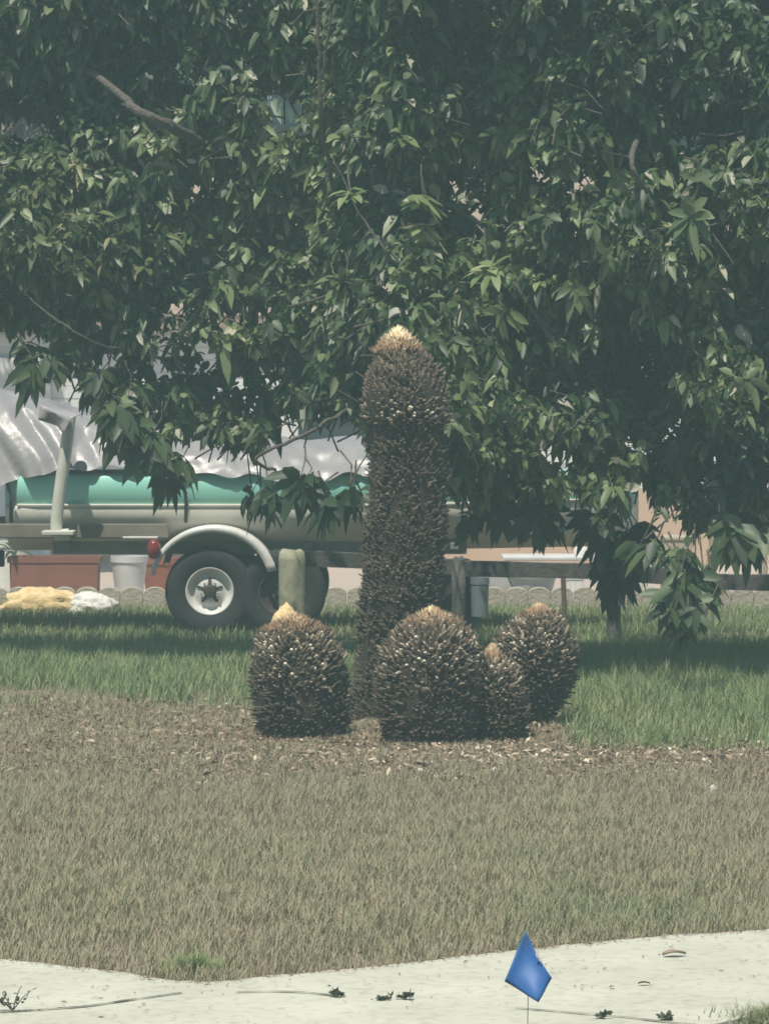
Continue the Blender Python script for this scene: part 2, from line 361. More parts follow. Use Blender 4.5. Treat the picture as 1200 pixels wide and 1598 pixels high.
# ------------------------------------------------------------------ stones, bits
def rock(name, c, sx, sy, sz, m, label, seed, amp=.25, cat='rock', group=None, sub=3, fr=1.0):
    bm = bmesh.new(); bmesh.ops.create_icosphere(bm, subdivisions=sub, radius=1)
    for v in bm.verts:
        n_ = mnoise.fractal(v.co*1.6*fr+Vector((seed, 0, 0)), 1.0, 2.0, 4)
        v.co *= 1+amp*n_
        v.co.z = max(v.co.z, -.45)
        v.co = Vector((v.co.x*sx, v.co.y*sy, (v.co.z+.45)*sz/1.45))+Vector(c)
    o = bm_obj(bm, name, m, None, True); return tag(o, label, cat, group)
c = G(55, 968); rock('rock', (c.x, 26.75, 0), .32, .14, .19, M['yrock'], 'long low ochre yellow rock in the grass at the left edge', 3, .22, sub=4, fr=1.6)
c = G(128, 968); rock('rock', (c.x, 26.73, 0), .20, .13, .165, M['wrock'], 'white rock touching the end of the long yellow rock', 9, .22, sub=4, fr=1.6)
c = G(1113, 1240); rock('stone', (c.x, c.y, 0), .022, .02, .04, M['wrock'], 'small lone white stone on the dry lawn at right', 4, sub=2)
c = G(175, 1160); rock('stone', (c.x, c.y, 0), .055, .03, .03, M['dark'], 'flat dark stone on bare ground left of the cycads', 14, sub=2)
c = G(583, 1368); rock('stone', (c.x, c.y, 0), .025, .02, .035, M['dark'], 'small dark lump in the middle of the dry lawn', 24, sub=2)
chips = [(603, 1183), (616, 1192), (634, 1199), (655, 1210), (662, 1199), (687, 1205), (713, 1190), (731, 1203), (740, 1187), (757, 1196), (768, 1188), (782, 1200), (770, 1209), (649, 1188), (700, 1212), (724, 1178), (560, 1178), (586, 1196), (1118, 1180), (1098, 1190), (960, 1196)]
for i, (a, b) in enumerate(chips):
    c = G(a, b); s_ = random.uniform(.7, 1.35)
    rock('stone_chip', (c.x, c.y, 0.005), .018*s_, .014, .024*s_, M['wrock'], 'small white chip of stone on the litter in front of the cycads', i*3.3, .35, 'stone', 'white stone chips in front of the cycads', 1)
# fallen leaf and twigs on walkway
def leaf_single(name, c, L, rz, m, label):
    bm = bmesh.new(); n_ = 6; rows = []
    for i in range(n_+1):
        t = i/n_; w_ = math.sin(math.pi*min(.97, t+.03))**.7*L*.26; z = .003+.10*L*math.sin(t*3.1)
        rows.append([bm.verts.new(Vector(c)+Matrix.Rotation(rz, 3, 'Z') @ Vector(((t-.5)*L, s*w_, z+abs(s)*.10*L))) for s in (-1, 0, 1)])
    for i in range(n_):
        for k_ in range(2): bm.faces.new((rows[i][k_], rows[i][k_+1], rows[i+1][k_+1], rows[i+1][k_]))
    o = bm_obj(bm, name, m); return tag(o, label, 'leaf')
M['deadleaf'] = mat('curled dead leaf', (0.34, 0.27, 0.19), .7, (0.22, 0.17, 0.12), 20)
leaf_single('fallen_leaf', G(1052, 1493, .03), .075, .3, M['deadleaf'], 'curled brown leaf lying alone on the upper right of the walkway')
leaf_single('fallen_leaf', G(1005, 1538, .03), .035, .1, M['dark'], 'tiny dark leaf on the walkway below the curled brown leaf')
leaf_single('fallen_leaf', G(955, 1543, .03), .02, .9, M['dark'], 'tiny dark scrap on the walkway just right of the blue flag')
M['weed'] = tint_mat('weed leaf', [(0, (0.05, 0.055, 0.045)), (.5, (0.07, 0.09, 0.055)), (1, (0.13, 0.15, 0.09))], .7, .2)
def weed(px_, py_, h, n_, label, spread=1.0, z=0.03, seed=0):
    c = G(px_, py_, z); r = np.random.default_rng(seed)
    bm = bmesh.new(); P_, D_ = [], []
    for i in range(n_):
        a = r.uniform(0, 6.28); l = r.uniform(.4, 1)*h; q = Vector((math.cos(a)*l*.7*spread, math.sin(a)*l*.3*spread, l*r.uniform(.45, 1)))
        pts = [c, c+q*.5+Vector((0, 0, l*.08)), c+q]; add_tube(bm, pts, [.0022, .0016, .001], 4)
        for t in np.linspace(.3, 1, 7):
            P_.append(c+q*t); D_.append((r.normal(), r.normal()*.6, r.normal()*.5+.3))
    st = bm_obj(bm, 'stems', M['weed_stem'])
    P_ = np.array([tuple(p) for p in P_]); D_ = nrm(np.array(D_)); L = r.uniform(.008, .022, len(P_))
    up = nrm(np.cross(D_, r.normal(size=D_.shape))); side = np.cross(D_, up)
    V = np.stack([P_, P_+D_*L[:, None]*.5+side*L[:, None]*.3, P_+D_*L[:, None], P_+D_*L[:, None]*.5-side*L[:, None]*.3], 1)
    root = empty('weed', c, label, 'weed', 'weeds in the walkway joints')
    lf = link(inst_mesh('leaves', V, [(0, 1, 2, 3)], r.uniform(0, 1, len(P_))), 'leaves', M['weed'], root)
    st.parent = root; st.location = -c
M['weed_stem'] = mat('weed stem', (0.10, 0.09, 0.06), .9)
weed(20, 1578, .09, 5, 'thin dry weed sprouting from the joint at the left edge of the walkway', seed=1)
weed(525, 1556, 0.019, 6, 'small dark weed at the left end of the middle weeds on the walkway', 1.6, seed=2)
weed(632, 1560, 0.029, 7, 'taller tufted weed on the walkway joint left of the blue flag', 1.3, seed=3)
weed(1040, 1592, 0.016, 6, 'small weed on the joint right of the blue flag near the picture bottom', 1.6, seed=4)
weed(600, 1561, .015, 4, 'tiny sprig just left of the tufted weed on the walkway joint', 2, seed=5)
weed(940, 1590, .02, 4, 'tiny sprig on the joint directly right of the flag wire', 1, seed=6)
# grass clump at bottom right corner
c = G(1188, 1600); n_ = 2200
a = rng.uniform(0, 6.28, n_); rr = np.abs(rng.normal(0, .06, n_))
V, fcs, t_ = blades(c.x+.02+np.cos(a)*rr*1.2, c.y-.03+np.sin(a)*rr, rng.uniform(.03, .085, n_), rng.uniform(.002, .005, n_), 1.3, np.clip(rng.normal(.65, .2, n_), 0, 1), .0)
o = link(inst_mesh('grass_tuft', V, fcs, t_), 'grass_tuft', m_dry); tag(o, 'grey green tuft of grass creeping onto the walkway in the bottom right corner', 'grass tuft')
# green sprig in lawn edge bottom left
c = G(300, 1520); n_ = 700
a = rng.uniform(0, 6.28, n_); rr = np.abs(rng.normal(0, .035, n_))
V, fcs, t_ = blades(c.x+np.cos(a)*rr*1.5, c.y+np.sin(a)*rr, rng.uniform(.03, .08, n_), rng.uniform(.004, .009, n_), 1.2, np.clip(rng.normal(.6, .2, n_), 0, 1), .0)
o = link(inst_mesh('grass_tuft', V, fcs, t_), 'grass_tuft', m_green); tag(o, 'bright green tuft at the lawn edge where the two walkway curves meet', 'grass tuft')

# ------------------------------------------------------------------ utility flag
def flag():
    d = 8.2; T = P(820, 1453, d)
    root = empty('marker_flag', (P(823, 1600, d).x, d, 0), 'small blue marker flag drooping on a thin wire in front of the walkway', 'flag')
    bm = bmesh.new(); A, B, Cc, D = P(820, 1453, d), P(787, 1533, d-.02), P(840, 1564, d-.035), P(861, 1526, d-.01); n_ = 12
    g = [[None]*(n_+1) for _ in range(n_+1)]
    for i in range(n_+1):
        for j in range(n_+1):
            u, v = i/n_, j/n_
            p = (A*(1-u)+B*u)*(1-v)+(D*(1-u)+Cc*u)*v
            p.y += .010*math.sin(v*4.5+.6)+.004*math.sin(u*6)
            p.x -= .004*math.sin(math.pi*v)*(1-u)
            g[i][j] = bm.verts.new(p)
    for i in range(n_):
        for j in range(n_):
            f = bm.faces.new((g[i][j], g[i+1][j], g[i+1][j+1], g[i][j+1]))
    bm.normal_update()
    m = mat('blue vinyl', (0.026, 0.115, 0.34), .5, (0.035, 0.14, 0.38), 14)
    o = bm_obj(bm, 'cloth', m, root, True); sm = o.modifiers.new('s', 'SOLIDIFY'); sm.thickness = .0006
    # pale printed mark near the right edge
    bm = bmesh.new()
    for q in ([(836, 1487), (839, 1486), (842, 1492), (840, 1496), (836, 1493)], [(840, 1497), (844, 1496), (846, 1501), (842, 1501)]):
        bm.faces.new([bm.verts.new(P(a, b, d-.018)) for a, b in q])
    bm_obj(bm, 'printed_mark', M['white'], root)
    bm = bmesh.new(); p0 = P(821, 1453, d+.004)
    add_tube(bm, smooth_path([p0, P(822, 1510, d+.008), P(824, 1560, d+.002), P(823, 1620, d), Vector((P(823, 1600, d).x, d, -.05))], 4), .0011, 6)
    bm_obj(bm, 'wire', mat('flag wire', (0.35, 0.35, 0.33), .4, metallic=.6), root)
flag()

# ------------------------------------------------------------------ cycads (clipped sago palms)
m_core = mat('cycad trunk core', (0.030, 0.024, 0.018), 1.0, (0.055, 0.042, 0.03), 20, .5, 60)
m_stub = tint_mat('cut leaf base', [(0, (0.048, 0.035, 0.024)), (.5, (0.11, 0.08, 0.054)), (.85, (0.21, 0.16, 0.105)), (1, (0.30, 0.25, 0.17))], .75)
m_tip = tint_mat('cut leaf base end', [(0, (0.07, 0.055, 0.04)), (.5, (0.16, 0.13, 0.09)), (.8, (0.38, 0.32, 0.22)), (1, (0.80, 0.72, 0.58))], .7)
m_fib = tint_mat('cycad fibre', [(0, (0.07, 0.052, 0.036)), (.6, (0.15, 0.12, 0.08)), (1, (0.42, 0.35, 0.24))], .8)
m_bud = tint_mat('woolly bud', [(0, (0.15, 0.095, 0.06)), (.5, (0.30, 0.20, 0.12)), (1, (0.88, 0.74, 0.48))], .9)
def stubs_from(prof_pts, axis_fn, n, L0, L1, tipfn, w0, upness, seed):
    """prof: radius at height t (0..1) ; axis_fn(t)-> centre ; returns peg vertices"""
    r = np.random.default_rng(seed)
    i = np.arange(n); t = (i+.5)/n
    # even area distribution: sample t by radius weight
    ts = np.linspace(0, 1, 200); rad = np.interp(ts, prof_pts[0], prof_pts[1]); cw = np.cumsum(rad+.02); cw /= cw[-1]
    t = np.interp(t, cw, ts); a = i*2.399963+r.normal(0, .10, n)
    rr = np.interp(t, prof_pts[0], prof_pts[1]); dr = np.interp(np.clip(t+.02, 0, 1), prof_pts[0], prof_pts[1])-np.interp(np.clip(t-.02, 0, 1), prof_pts[0], prof_pts[1])
    cen = np.array([tuple(axis_fn(q)) for q in t]); Hh = np.linalg.norm(np.array(tuple(axis_fn(1)))-np.array(tuple(axis_fn(0))))
    slope = dr/(.04*Hh)
    out = np.stack([np.cos(a), np.sin(a), np.zeros(n)], 1)
    rr = rr*(1+np.array([.13*mnoise.noise(Vector((math.cos(q)*1.6+seed, math.sin(q)*1.6, z_*3.0)))+.06*mnoise.noise(Vector((math.cos(q)*5+seed, math.sin(q)*5, z_*9.0))) for q, z_ in zip(a, cen[:, 2])]))
    if Hh > 1: rr = rr*(1+.036*np.sin(t*62+2*np.sin(t*17)))
    nor = nrm(out+np.stack([np.zeros(n), np.zeros(n), -slope], 1))
    d = nrm(nor+np.array([0, 0, 1.0])*(upness+r.normal(0, .18, n))[:, None]+r.normal(0, .24, (n, 3)))
    p = cen+out*(rr*.93)[:, None]
    L = r.uniform(L0, L1, n)*(1+.45*r.normal(size=n).clip(-1.3, 2)); side = nrm(np.cross(d, np.array([0, 0, 1.0])+r.normal(0, .1, (n, 3)))); up = np.cross(side, d)
    tint = tipfn(t, r.uniform(0, 1, n)); W = (w0*r.uniform(.7, 1.3, n)*(1+.25*(tint > .62)))[:, None]; H = W*.55; q = p+d*L[:, None]; k = .42
    sag = d*0
    V = np.stack([p-side*W-up*H*.5, p+side*W-up*H*.5, p+side*W*.6+up*H, p-side*W*.6+up*H,
                  q-side*W*k-up*H*.4, q+side*W*k-up*H*.4, q+side*W*k*.7+up*H*.5, q-side*W*k*.7+up*H*.5], 1)
    fc = [(0, 1, 5, 4), (1, 2, 6, 5), (2, 3, 7, 6), (3, 0, 4, 7), (4, 5, 6, 7)]
    # wispy fibres
    m_ = int(n*.7); j = r.integers(0, n, m_); b = p[j]+r.normal(0, .008, (m_, 3)); fd = nrm(d[j]+r.normal(0, .55, (m_, 3))); fl = r.uniform(.015, .05, m_)[:, None]
    fs = nrm(np.cross(fd, r.normal(size=(m_, 3))))*.0013; dn = np.array([0, 0, -.5])*fl*r.uniform(0, 1, (m_, 1))
    FV = np.stack([b-fs, b+fs, b+fd*fl*.6+fs, b+fd*fl*.6-fs, b+fd*fl+dn], 1)
    return V, fc, tint, FV, np.clip(tint[j]+r.normal(0, .25, m_), 0, 1)
def cycad(name, base, top, rad_prof, n, label, cat, group, seed, bud_h, bud_r, tipfn, L=(.03, .055), w0=.010, upness=.5, curve=None, bud_gold=.6):
    base, top = Vector(base), Vector(top); cv = curve or (lambda t: Vector((0, 0, 0)))
    ax = lambda t: base.lerp(top, t)+cv(t)
    root = empty(name, base, label, cat, group)
    bm = bmesh.new(); T = np.linspace(0, 1, 26); rings = []
    for t in T:
        c = ax(t); r_ = float(np.interp(t, rad_prof[0], rad_prof[1]))*.95
        ring = []
        for k in range(32):
            a = 2*math.pi*k/32; v = c+Vector((math.cos(a), math.sin(a), 0))*r_*(1+.07*mnoise.noise(Vector((math.cos(a)*2, math.sin(a)*2, c.z*5+seed))))
            ring.append(bm.verts.new(v))
        rings.append(ring)
    for i in range(len(rings)-1):
        for k in range(32): bm.faces.new((rings[i][k], rings[i][(k+1) % 32], rings[i+1][(k+1) % 32], rings[i+1][k]))
    bm.faces.new(rings[-1]); bm.faces.new(rings[0][::-1])
    bm_obj(bm, 'trunk', m_core, root, True)
    V, fc, tint, FV, ft = stubs_from(rad_prof, ax, n, L[0], L[1], tipfn, w0, upness, seed)
    link(inst_mesh('leaf_bases', V, fc, tint, [0, 0, 0, 0, 1]), 'leaf_bases', [m_stub, m_tip], root)
    link(inst_mesh('fibres', FV, [(0, 1, 2, 3), (3, 2, 4)], ft), 'fibres', m_fib, root)
    # woolly golden bud: many pointed scales round a cone
    r = np.random.default_rng(seed+51); nb = 900
    t = r.uniform(0, 1, nb)**1.1; a = r.uniform(0, 6.283, nb); tip = np.array(tuple(top+Vector((0, 0, bud_h)))); bs = np.array(tuple(top-Vector((0, 0, .02))))
    rr = bud_r*(1-t**1.3)*(1+.14*r.normal(size=nb)); c_ = bs+(tip-bs)*t[:, None]; out = np.stack([np.cos(a), np.sin(a), np.zeros(nb)], 1)
    p = c_+out*rr[:, None]; d = nrm(out*.55+np.array([0, 0, 1.0])+r.normal(0, .25, (nb, 3))); l = (r.uniform(.02, .05, nb)*(bud_h/.12)**.5)[:, None]
    sd_ = np.cross(d, out)*.006; nn = out*.003
    BV = np.stack([p-sd_-nn, p+sd_-nn, p+nn*2, p+d*l], 1)
    link(inst_mesh('bud', BV, [(0, 1, 3), (1, 2, 3), (2, 0, 3)], np.clip(t*bud_gold+.1+r.normal(0, .15, nb), 0, 1)), 'bud', m_bud, root)
    return root
# main trunk
db = 18.1
basem = Vector((P(612, 1100, db).x, db, 0)); topm = P(622, 545, db)
rp = ([0, .1, .2, .5, .79, .815, .84, .88, .93, .965, 1.0], [.232, .222, .210, .203, .190, .212, .226, .220, .190, .14, .09])
def tf(t, u):
    band = .5+.5*np.sin(t*46+2*np.sin(t*17)); u = u*(.55+.45*band)
    fresh = np.clip((t-.80)/.02, 0, 1)
    return np.clip(u**2*.55+.12+fresh*(.22+.55*u**2.5), 0, 1)
cycad('cycad', basem, topm, rp, 6400, 'tall leafless cycad trunk in the middle, clipped to stubble with a golden bud on top', 'cycad', None, 5, .095, .11, tf,
      (.012, .030), .0115, .75, lambda t: Vector((.055*math.sin(t*math.pi*.9), 0, 0)), 1.0)
def tfp(t, u): return np.clip(.08+u**3*.5+np.clip((t-.40)/.3, 0, 1)*(.14+.5*u**2), 0, 1)  # lower half darker, upper stubs paler: overhead sun and shade put into the tint
ball = ([0, .1, .25, .45, .65, .8, .9, .96, 1], [.74, .90, .98, 1.0, .97, .88, .72, .54, .30])
def pup(px0, px1, ytop, ybase, label, seed, bud_h=.06, bud_r=.06, n=1500, dd=0, topdx=0, gold=.6, shape=ball):
    g = G((px0+px1)/2, ybase); d = g.y+.15+dd; s_ = F/d; R_ = (px1-px0)/2/s_-.015
    b = Vector((P((px0+px1)/2, ybase, d).x, d, 0)); t = P((px0+px1)/2+topdx, ytop, d)
    return cycad('cycad_offset', b, t, (shape[0], [q*R_ for q in shape[1]]), int(n*1.5), label, 'cycad offset', 'round offsets at the foot of the tall cycad', seed, bud_h, bud_r, tfp, (.016, .036), .0115, .5, None, gold)
left_pup = pup(396, 550, 978, 1160, 'round clipped cycad offset left of the tall trunk, with a smooth pale yellow tip', 21, .05, .14, 1600, 0, -12, .45)
pup(588, 752, 968, 1170, 'largest round clipped cycad offset, directly right of the tall trunk', 22, .05, .12, 2000, 0, 5)
pup(722, 826, 1030, 1166, 'smallest clipped cycad offset, squeezed between two larger ones', 23, .06, .045, 800, 0, -5)
pup(762, 892, 958, 1146, 'clipped cycad offset farthest right of the tall trunk, narrow at its foot', 24, .04, .08, 1500, .15, 14,
    shape=([0, .1, .25, .45, .65, .8, .92, 1], [.30, .52, .80, .98, 1.0, .86, .60, .32]))
# smooth pale yellow spear tip on the left offset (a part of that plant)
g = G((391+546)/2, 1150); d = g.y+.15; q = P(447, 988, d)
bm = bmesh.new(); bmesh.ops.create_icosphere(bm, subdivisions=4, radius=1)
for v in bm.verts:
    n_ = mnoise.fractal(v.co*1.8+Vector((31, 0, 0)), 1.0, 2.0, 4); z = v.co.z
    v.co *= 1+.16*n_; k_ = 1-.62*max(0, z)
    v.co = Vector((v.co.x*.078*k_, v.co.y*.07*k_, v.co.z*.105+.045))+q
bm_obj(bm, 'spear_tip', M['yrock'], left_pup, True)

# ------------------------------------------------------------------ fence
def fence():
    A, B = P(-80, 848, 23.2), P(455, 862, 22.0); zt = .70
    root = empty('fence', (P(455, 900, 23.85).x, 23.85, 0), 'low post and rail fence with dark rails running right from a pale weathered post', 'fence')
    posts = [(455, 23.85, .094, .615, 'post'), (716, 23.95, .05, .56, 'rail'), (958, 24.0, .05, .56, 'rail'), (1104, 24.05, .045, .50, 'post'), (1340, 24.15, .06, .45, 'post')]
    for x, d, r, h, mk in posts:
        c = P(x, 900, d); bm = bmesh.new(); zs = [-.1, .1, .3, .5, h-.06, h-.01, h]; rs = [1.03, 1, .97, 1.0, 1.0, .93, .72]
        rings = []
        for z, q in zip(zs, rs):
            ring = []
            for k in range(20):
                a = 2*math.pi*k/20; rr = r*q*(1-.16*max(0, math.cos(a*3+x))**3)*(1+.05*mnoise.noise(Vector((math.cos(a)*3, math.sin(a)*3, z*2+x))))
                ring.append(bm.verts.new((c.x+math.cos(a)*rr, d+math.sin(a)*rr, z+(.015*math.sin(a*2+x) if z == h else 0))))
            rings.append(ring)
        for i in range(len(rings)-1):
            for k in range(20): bm.faces.new((rings[i][k], rings[i][(k+1) % 20], rings[i+1][(k+1) % 20], rings[i+1][k]))
        bm.faces.new(rings[-1])
        o = bm_obj(bm, 'post', M[mk], root, True)
        if mk == 'post' and r > .08: o['label'] = 'thick pale weathered post with a cracked top'
    pts = [P(x, 900, d) for x, d, *_ in posts]; ys = {455: 866, 716: 882, 958: 890, 1104: 903, 1340: 909}
    for i in range(len(posts)-1):
        x0, d0 = posts[i][:2]; x1, d1 = posts[i+1][:2]
        off = .12
        a = P(x0, ys[x0]+4, d0+off); b = P(x1, ys[x1]+2, d1+off); n_ = 14; bm = bmesh.new(); rings = []
        for k in range(n_+1):
            t = k/n_; p = a.lerp(b, t); hh = .056*(1+.10*mnoise.noise(p*3)); p.z += .008*mnoise.noise(p*1.4); th = .028
            rings.append([bm.verts.new(p+Vector(q)) for q in ((0, -th, -hh), (0, -th, hh*.9), (0, -th*.5, hh), (0, th, hh*.95), (0, th, -hh))])
        for k in range(n_):
            for j in range(5): bm.faces.new((rings[k][j], rings[k][(j+1) % 5], rings[k+1][(j+1) % 5], rings[k+1][j]))
        bm.faces.new(rings[0]); bm.faces.new(rings[-1][::-1])
        bm_obj(bm, 'rail', M['rail'], root)
fence()

# ------------------------------------------------------------------ edging, pots
def scallop(c, wd, label):
    bm = bmesh.new(); h = .17; n_ = 10; th = .06
    prof = [(-wd/2, -.05), (wd/2, -.05), (wd/2, h*.72)]+[(wd/2*math.cos(math.pi*k/n_)*.98, h*.72+h*.28*math.sin(math.pi*k/n_)) for k in range(1, n_)]+[(-wd/2, h*.72)]
    f = [bm.verts.new((c.x+a, c.y-th/2, b)) for a, b in prof]; k_ = [bm.verts.new((c.x+a, c.y+th/2, b)) for a, b in prof]
    bm.faces.new(f); bm.faces.new(k_[::-1])
    for i in range(len(prof)): bm.faces.new((f[i], f[(i+1) % len(prof)], k_[(i+1) % len(prof)], k_[i]))
    bmesh.ops.bevel(bm, geom=[e for e in bm.edges if abs(e.verts[0].co.y-e.verts[1].co.y) < 1e-6], offset=.006, segments=1, affect='EDGES')
    o = bm_obj(bm, 'edging_block', M['edge']); tag(o, label, 'edging block', 'scalloped concrete edging blocks')
x = -3.9
while x < 3.2:
    wd = .17
    pxx = CX+F*x/27.4
    if pxx < 285: scallop(Vector((x, 27.4+random.uniform(-.01, .01), 0)), wd, 'scalloped concrete edging block in the row below the pots at left')
    elif 480 < pxx < 900: scallop(Vector((x, 27.4, 0)), wd, 'scalloped concrete edging block in the middle stretch seen behind the cycad trunk')
    elif 900 <= pxx < 1240: scallop(Vector((x, 27.4, -.03)), wd, 'pale concrete edging block in the row below the pots at right')
    x += wd+.006
def tub(name, px0, px1, ytop, d, h, m, label, cat, taper=.8, square=False, depth=None, soil=True):
    a, b = P(px0, ytop, d), P(px1, ytop, d); W = (b.x-a.x)/2; cx = (a.x+b.x)/2; zt = a.z; zb = zt-h
    root = empty(name, (cx, d+W*.5, zb), label, cat); D_ = depth or W
    bm = bmesh.new(); n_ = 4 if square else 28
    def ring(s, z, ins=0):
        if square: return [bm.verts.new((cx+sx*(W*s-ins), d+D_+sy*(D_*s-ins), z)) for sx, sy in ((-1, -1), (1, -1), (1, 1), (-1, 1))]
        return [bm.verts.new((cx+math.cos(2*math.pi*k/n_)*(W*s-ins), d+D_+math.sin(2*math.pi*k/n_)*(W*s-ins), z)) for k in range(n_)]
    prof = [(taper, zb, 0), (.95, zt-.05, 0), (1.0, zt-.048, 0), (1.0, zt, 0), (1.0, zt, .015), (.95, zt-.06, .015), (taper, zb+.02, .015)]
    rs = [ring(*q) for q in prof]
    for i in range(len(rs)-1):
        for k in range(n_): bm.faces.new((rs[i][k], rs[i][(k+1) % n_], rs[i+1][(k+1) % n_], rs[i+1][k]))
    bm.faces.new(rs[0][::-1])
    bm_obj(bm, 'body', m, root)
    if soil:
        bm = bmesh.new(); r_ = ring(.93, zt-.05, .014); bm.faces.new(r_); bm_obj(bm, 'soil', M['soil'], root)
    return root
def zg(ytop, d): return P(0, ytop, d).z
tub('planter', 11, 156, 869, 28.0, zg(869, 28), M['terra'], 'long dull red window box planter behind the scalloped edging at left', 'planter', .93, True, .14)
tub('plant_pot', 170, 229, 869, 28.1, zg(869, 28.1), M['white'], 'white tapered plant pot between the long red planter and the orange pot', 'plant pot', .68)
tub('plant_pot', 219, 282, 872, 28.6, zg(872, 28.6), M['terra2'], 'orange terracotta pot half hidden by the trailer tyre', 'plant pot', .78)
tub('plant_pot', 792, 872, 893, 27.46, zg(893, 27.46), M['wallwhite'], 'large white pot on the patio seen below the fence rail right of the cycad trunk', 'plant pot', .62)
tub('plant_pot', -30, 42, 846, 28.6, zg(846, 28.6), M['pale'], 'pale tall pot at the left edge beside the long red planter', 'plant pot', 1.25)
tub('bucket', 734, 764, 902, 24.3, .27, M['slate'], 'small grey blue bucket behind the fence just right of the cycad trunk', 'bucket', .85)
# sprig plants in pots at left
def leafmesh(pos, dr, up, L, W, droop, tint, name):
    N = len(pos); dr = nrm(dr); side = nrm(np.cross(dr, up)); nn = np.cross(side, dr)
    L = L[:, None]; W = W[:, None]; dp = np.array([0, 0, -1.0])*droop[:, None]*L
    def at(s): return pos+dr*L*s+dp*s*s
    a, b = at(.34), at(.72)
    V = np.stack([pos, a-side*W*.5+nn*W*.16, a, a+side*W*.5+nn*W*.16, b-side*W*.43+nn*W*.12, b, b+side*W*.43+nn*W*.12, at(1.0)], 1)
    return inst_mesh(name, V, [(0, 2, 1), (0, 3, 2), (1, 2, 5, 4), (2, 3, 6, 5), (4, 5, 7), (5, 6, 7)], tint)
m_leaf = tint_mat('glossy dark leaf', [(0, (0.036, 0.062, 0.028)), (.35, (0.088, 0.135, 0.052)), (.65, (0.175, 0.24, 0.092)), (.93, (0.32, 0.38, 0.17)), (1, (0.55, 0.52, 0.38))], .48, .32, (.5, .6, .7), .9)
def potted(px_, py_, d, n_, spread, label, seed):
    r = np.random.default_rng(seed); c = P(px_, py_, d); root = empty('potted_plant', c, label, 'plant')
    dirs = nrm(r.normal(size=(n_, 3))*[1, 1, .6]+[0, 0, .6]); pos = np.array(tuple(c))+dirs*r.uniform(0, .05, (n_, 1))
    link(leafmesh(pos, dirs, np.tile([0, 0, 1.0], (n_, 1)), r.uniform(.5, 1, n_)*spread, r.uniform(.03, .06, n_), r.uniform(.2, .9, n_), r.uniform(.1, .6, n_), 'leaves'), 'leaves', m_leaf, root)
    bm = bmesh.new(); add_tube(bm, [c+Vector((0, 0, -.12)), c+Vector((.01, 0, .03))], [.008, .005], 6); bm_obj(bm, 'stem', M['bark'], root)
potted(22, 862, 28.1, 14, .2, 'dark leafed plant drooping over the left end of the long red planter', 1)
potted(830, 893, 27.66, 10, .16, 'thin leafy sprig growing in the large white pot at the fence', 2)

# ------------------------------------------------------------------ things behind the right fence
def table():
    d = 28.35; a, b = P(785, 872, d), P(955, 874, d); zt = a.z; root = empty('table', ((a.x+b.x)/2, d+.25, 0), 'low white plastic table behind the right half of the fence', 'table')
    bm = bmesh.new(); add_box(bm, ((a.x+b.x)/2, d+.25, zt), (b.x-a.x, .5, .035), None, .01); bm_obj(bm, 'tabletop', M['white'], root)
    for sx in (a.x+.05, b.x-.05):
        for sy in (d+.04, d+.46):
            bm = bmesh.new(); add_tube(bm, [(sx, sy, zt-.018), (sx, sy, 0)], [.022, .016], 8); bm_obj(bm, 'leg', M['white'], root)
table()
def jug(px0, px1, ytop, ybot, d, label, cat='jug'):
    a, b = P(px0, ytop, d), P(px1, ybot, d); w_ = (b.x-a.x)/2; h = a.z-b.z; c = (a.x+w_, d+w_, b.z)
    root = empty('jug', c, label, cat); T = Matrix.Translation(c); bm = bmesh.new()
    add_lathe(bm, [(.001, 0), (w_*.9, 0), (w_, h*.08), (w_, h*.55), (w_*.8, h*.72), (w_*.35, h*.86), (w_*.32, h*.9)], 20, T); bm_obj(bm, 'body', M['wallwhite'], root, True)
    bm = bmesh.new(); add_lathe(bm, [(w_*.4, h*.89), (w_*.4, h), (.001, h)], 16, T); bm_obj(bm, 'cap', M['slate'], root)
    bm = bmesh.new(); add_tube(bm, smooth_path([Vector(c)+Vector((w_*.3, 0, h*.86)), Vector(c)+Vector((w_*1.1, 0, h*.85)), Vector(c)+Vector((w_*1.15, 0, h*.6)), Vector(c)+Vector((w_*.95, 0, h*.5))], 4), w_*.14, 6); bm_obj(bm, 'handle', M['wallwhite'], root)
jug(896, 918, 848, 873, 28.45, 'white plastic jug on the right half of the white table')
jug(936, 948, 858, 873, 28.45, 'smaller white jug at the right end of the white table')
def crate(px0, px1, ytop, d, dep, m, label):
    a, b = P(px0, ytop, d), P(px1, ytop, d); cx = (a.x+b.x)/2; W = b.x-a.x; root = empty('storage_box', (cx, d+dep/2, .01), label, 'box')
    bm = bmesh.new(); add_box(bm, (cx, d+dep/2, .01+(a.z-.04)/2), (W*.94, dep*.94, a.z-.04), None, .012)
    for k in (-1, 0, 1): add_box(bm, (cx+k*W*.3, d+.03*dep-.004, .01+(a.z-.04)/2), (W*.03, .012, a.z*.8), None, .003)
    bm_obj(bm, 'body', m, root); bm = bmesh.new(); add_box(bm, (cx, d+dep/2, a.z-.015), (W, dep, .035), None, .01); bm_obj(bm, 'lid', m, root)
crate(884, 912, 900, 28.0, .2, M['wallwhite'], 'small white storage box under the white table')
crate(1035, 1082, 838, 28.6, .4, mat('tan box plastic', (.50, .42, .32), .7, (.44, .37, .28), 9), 'tall tan storage box on the patio right of the white table')
crate(958, 1012, 862, 28.4, .3, M['pale'], 'pale grey green storage box just right of the white table')
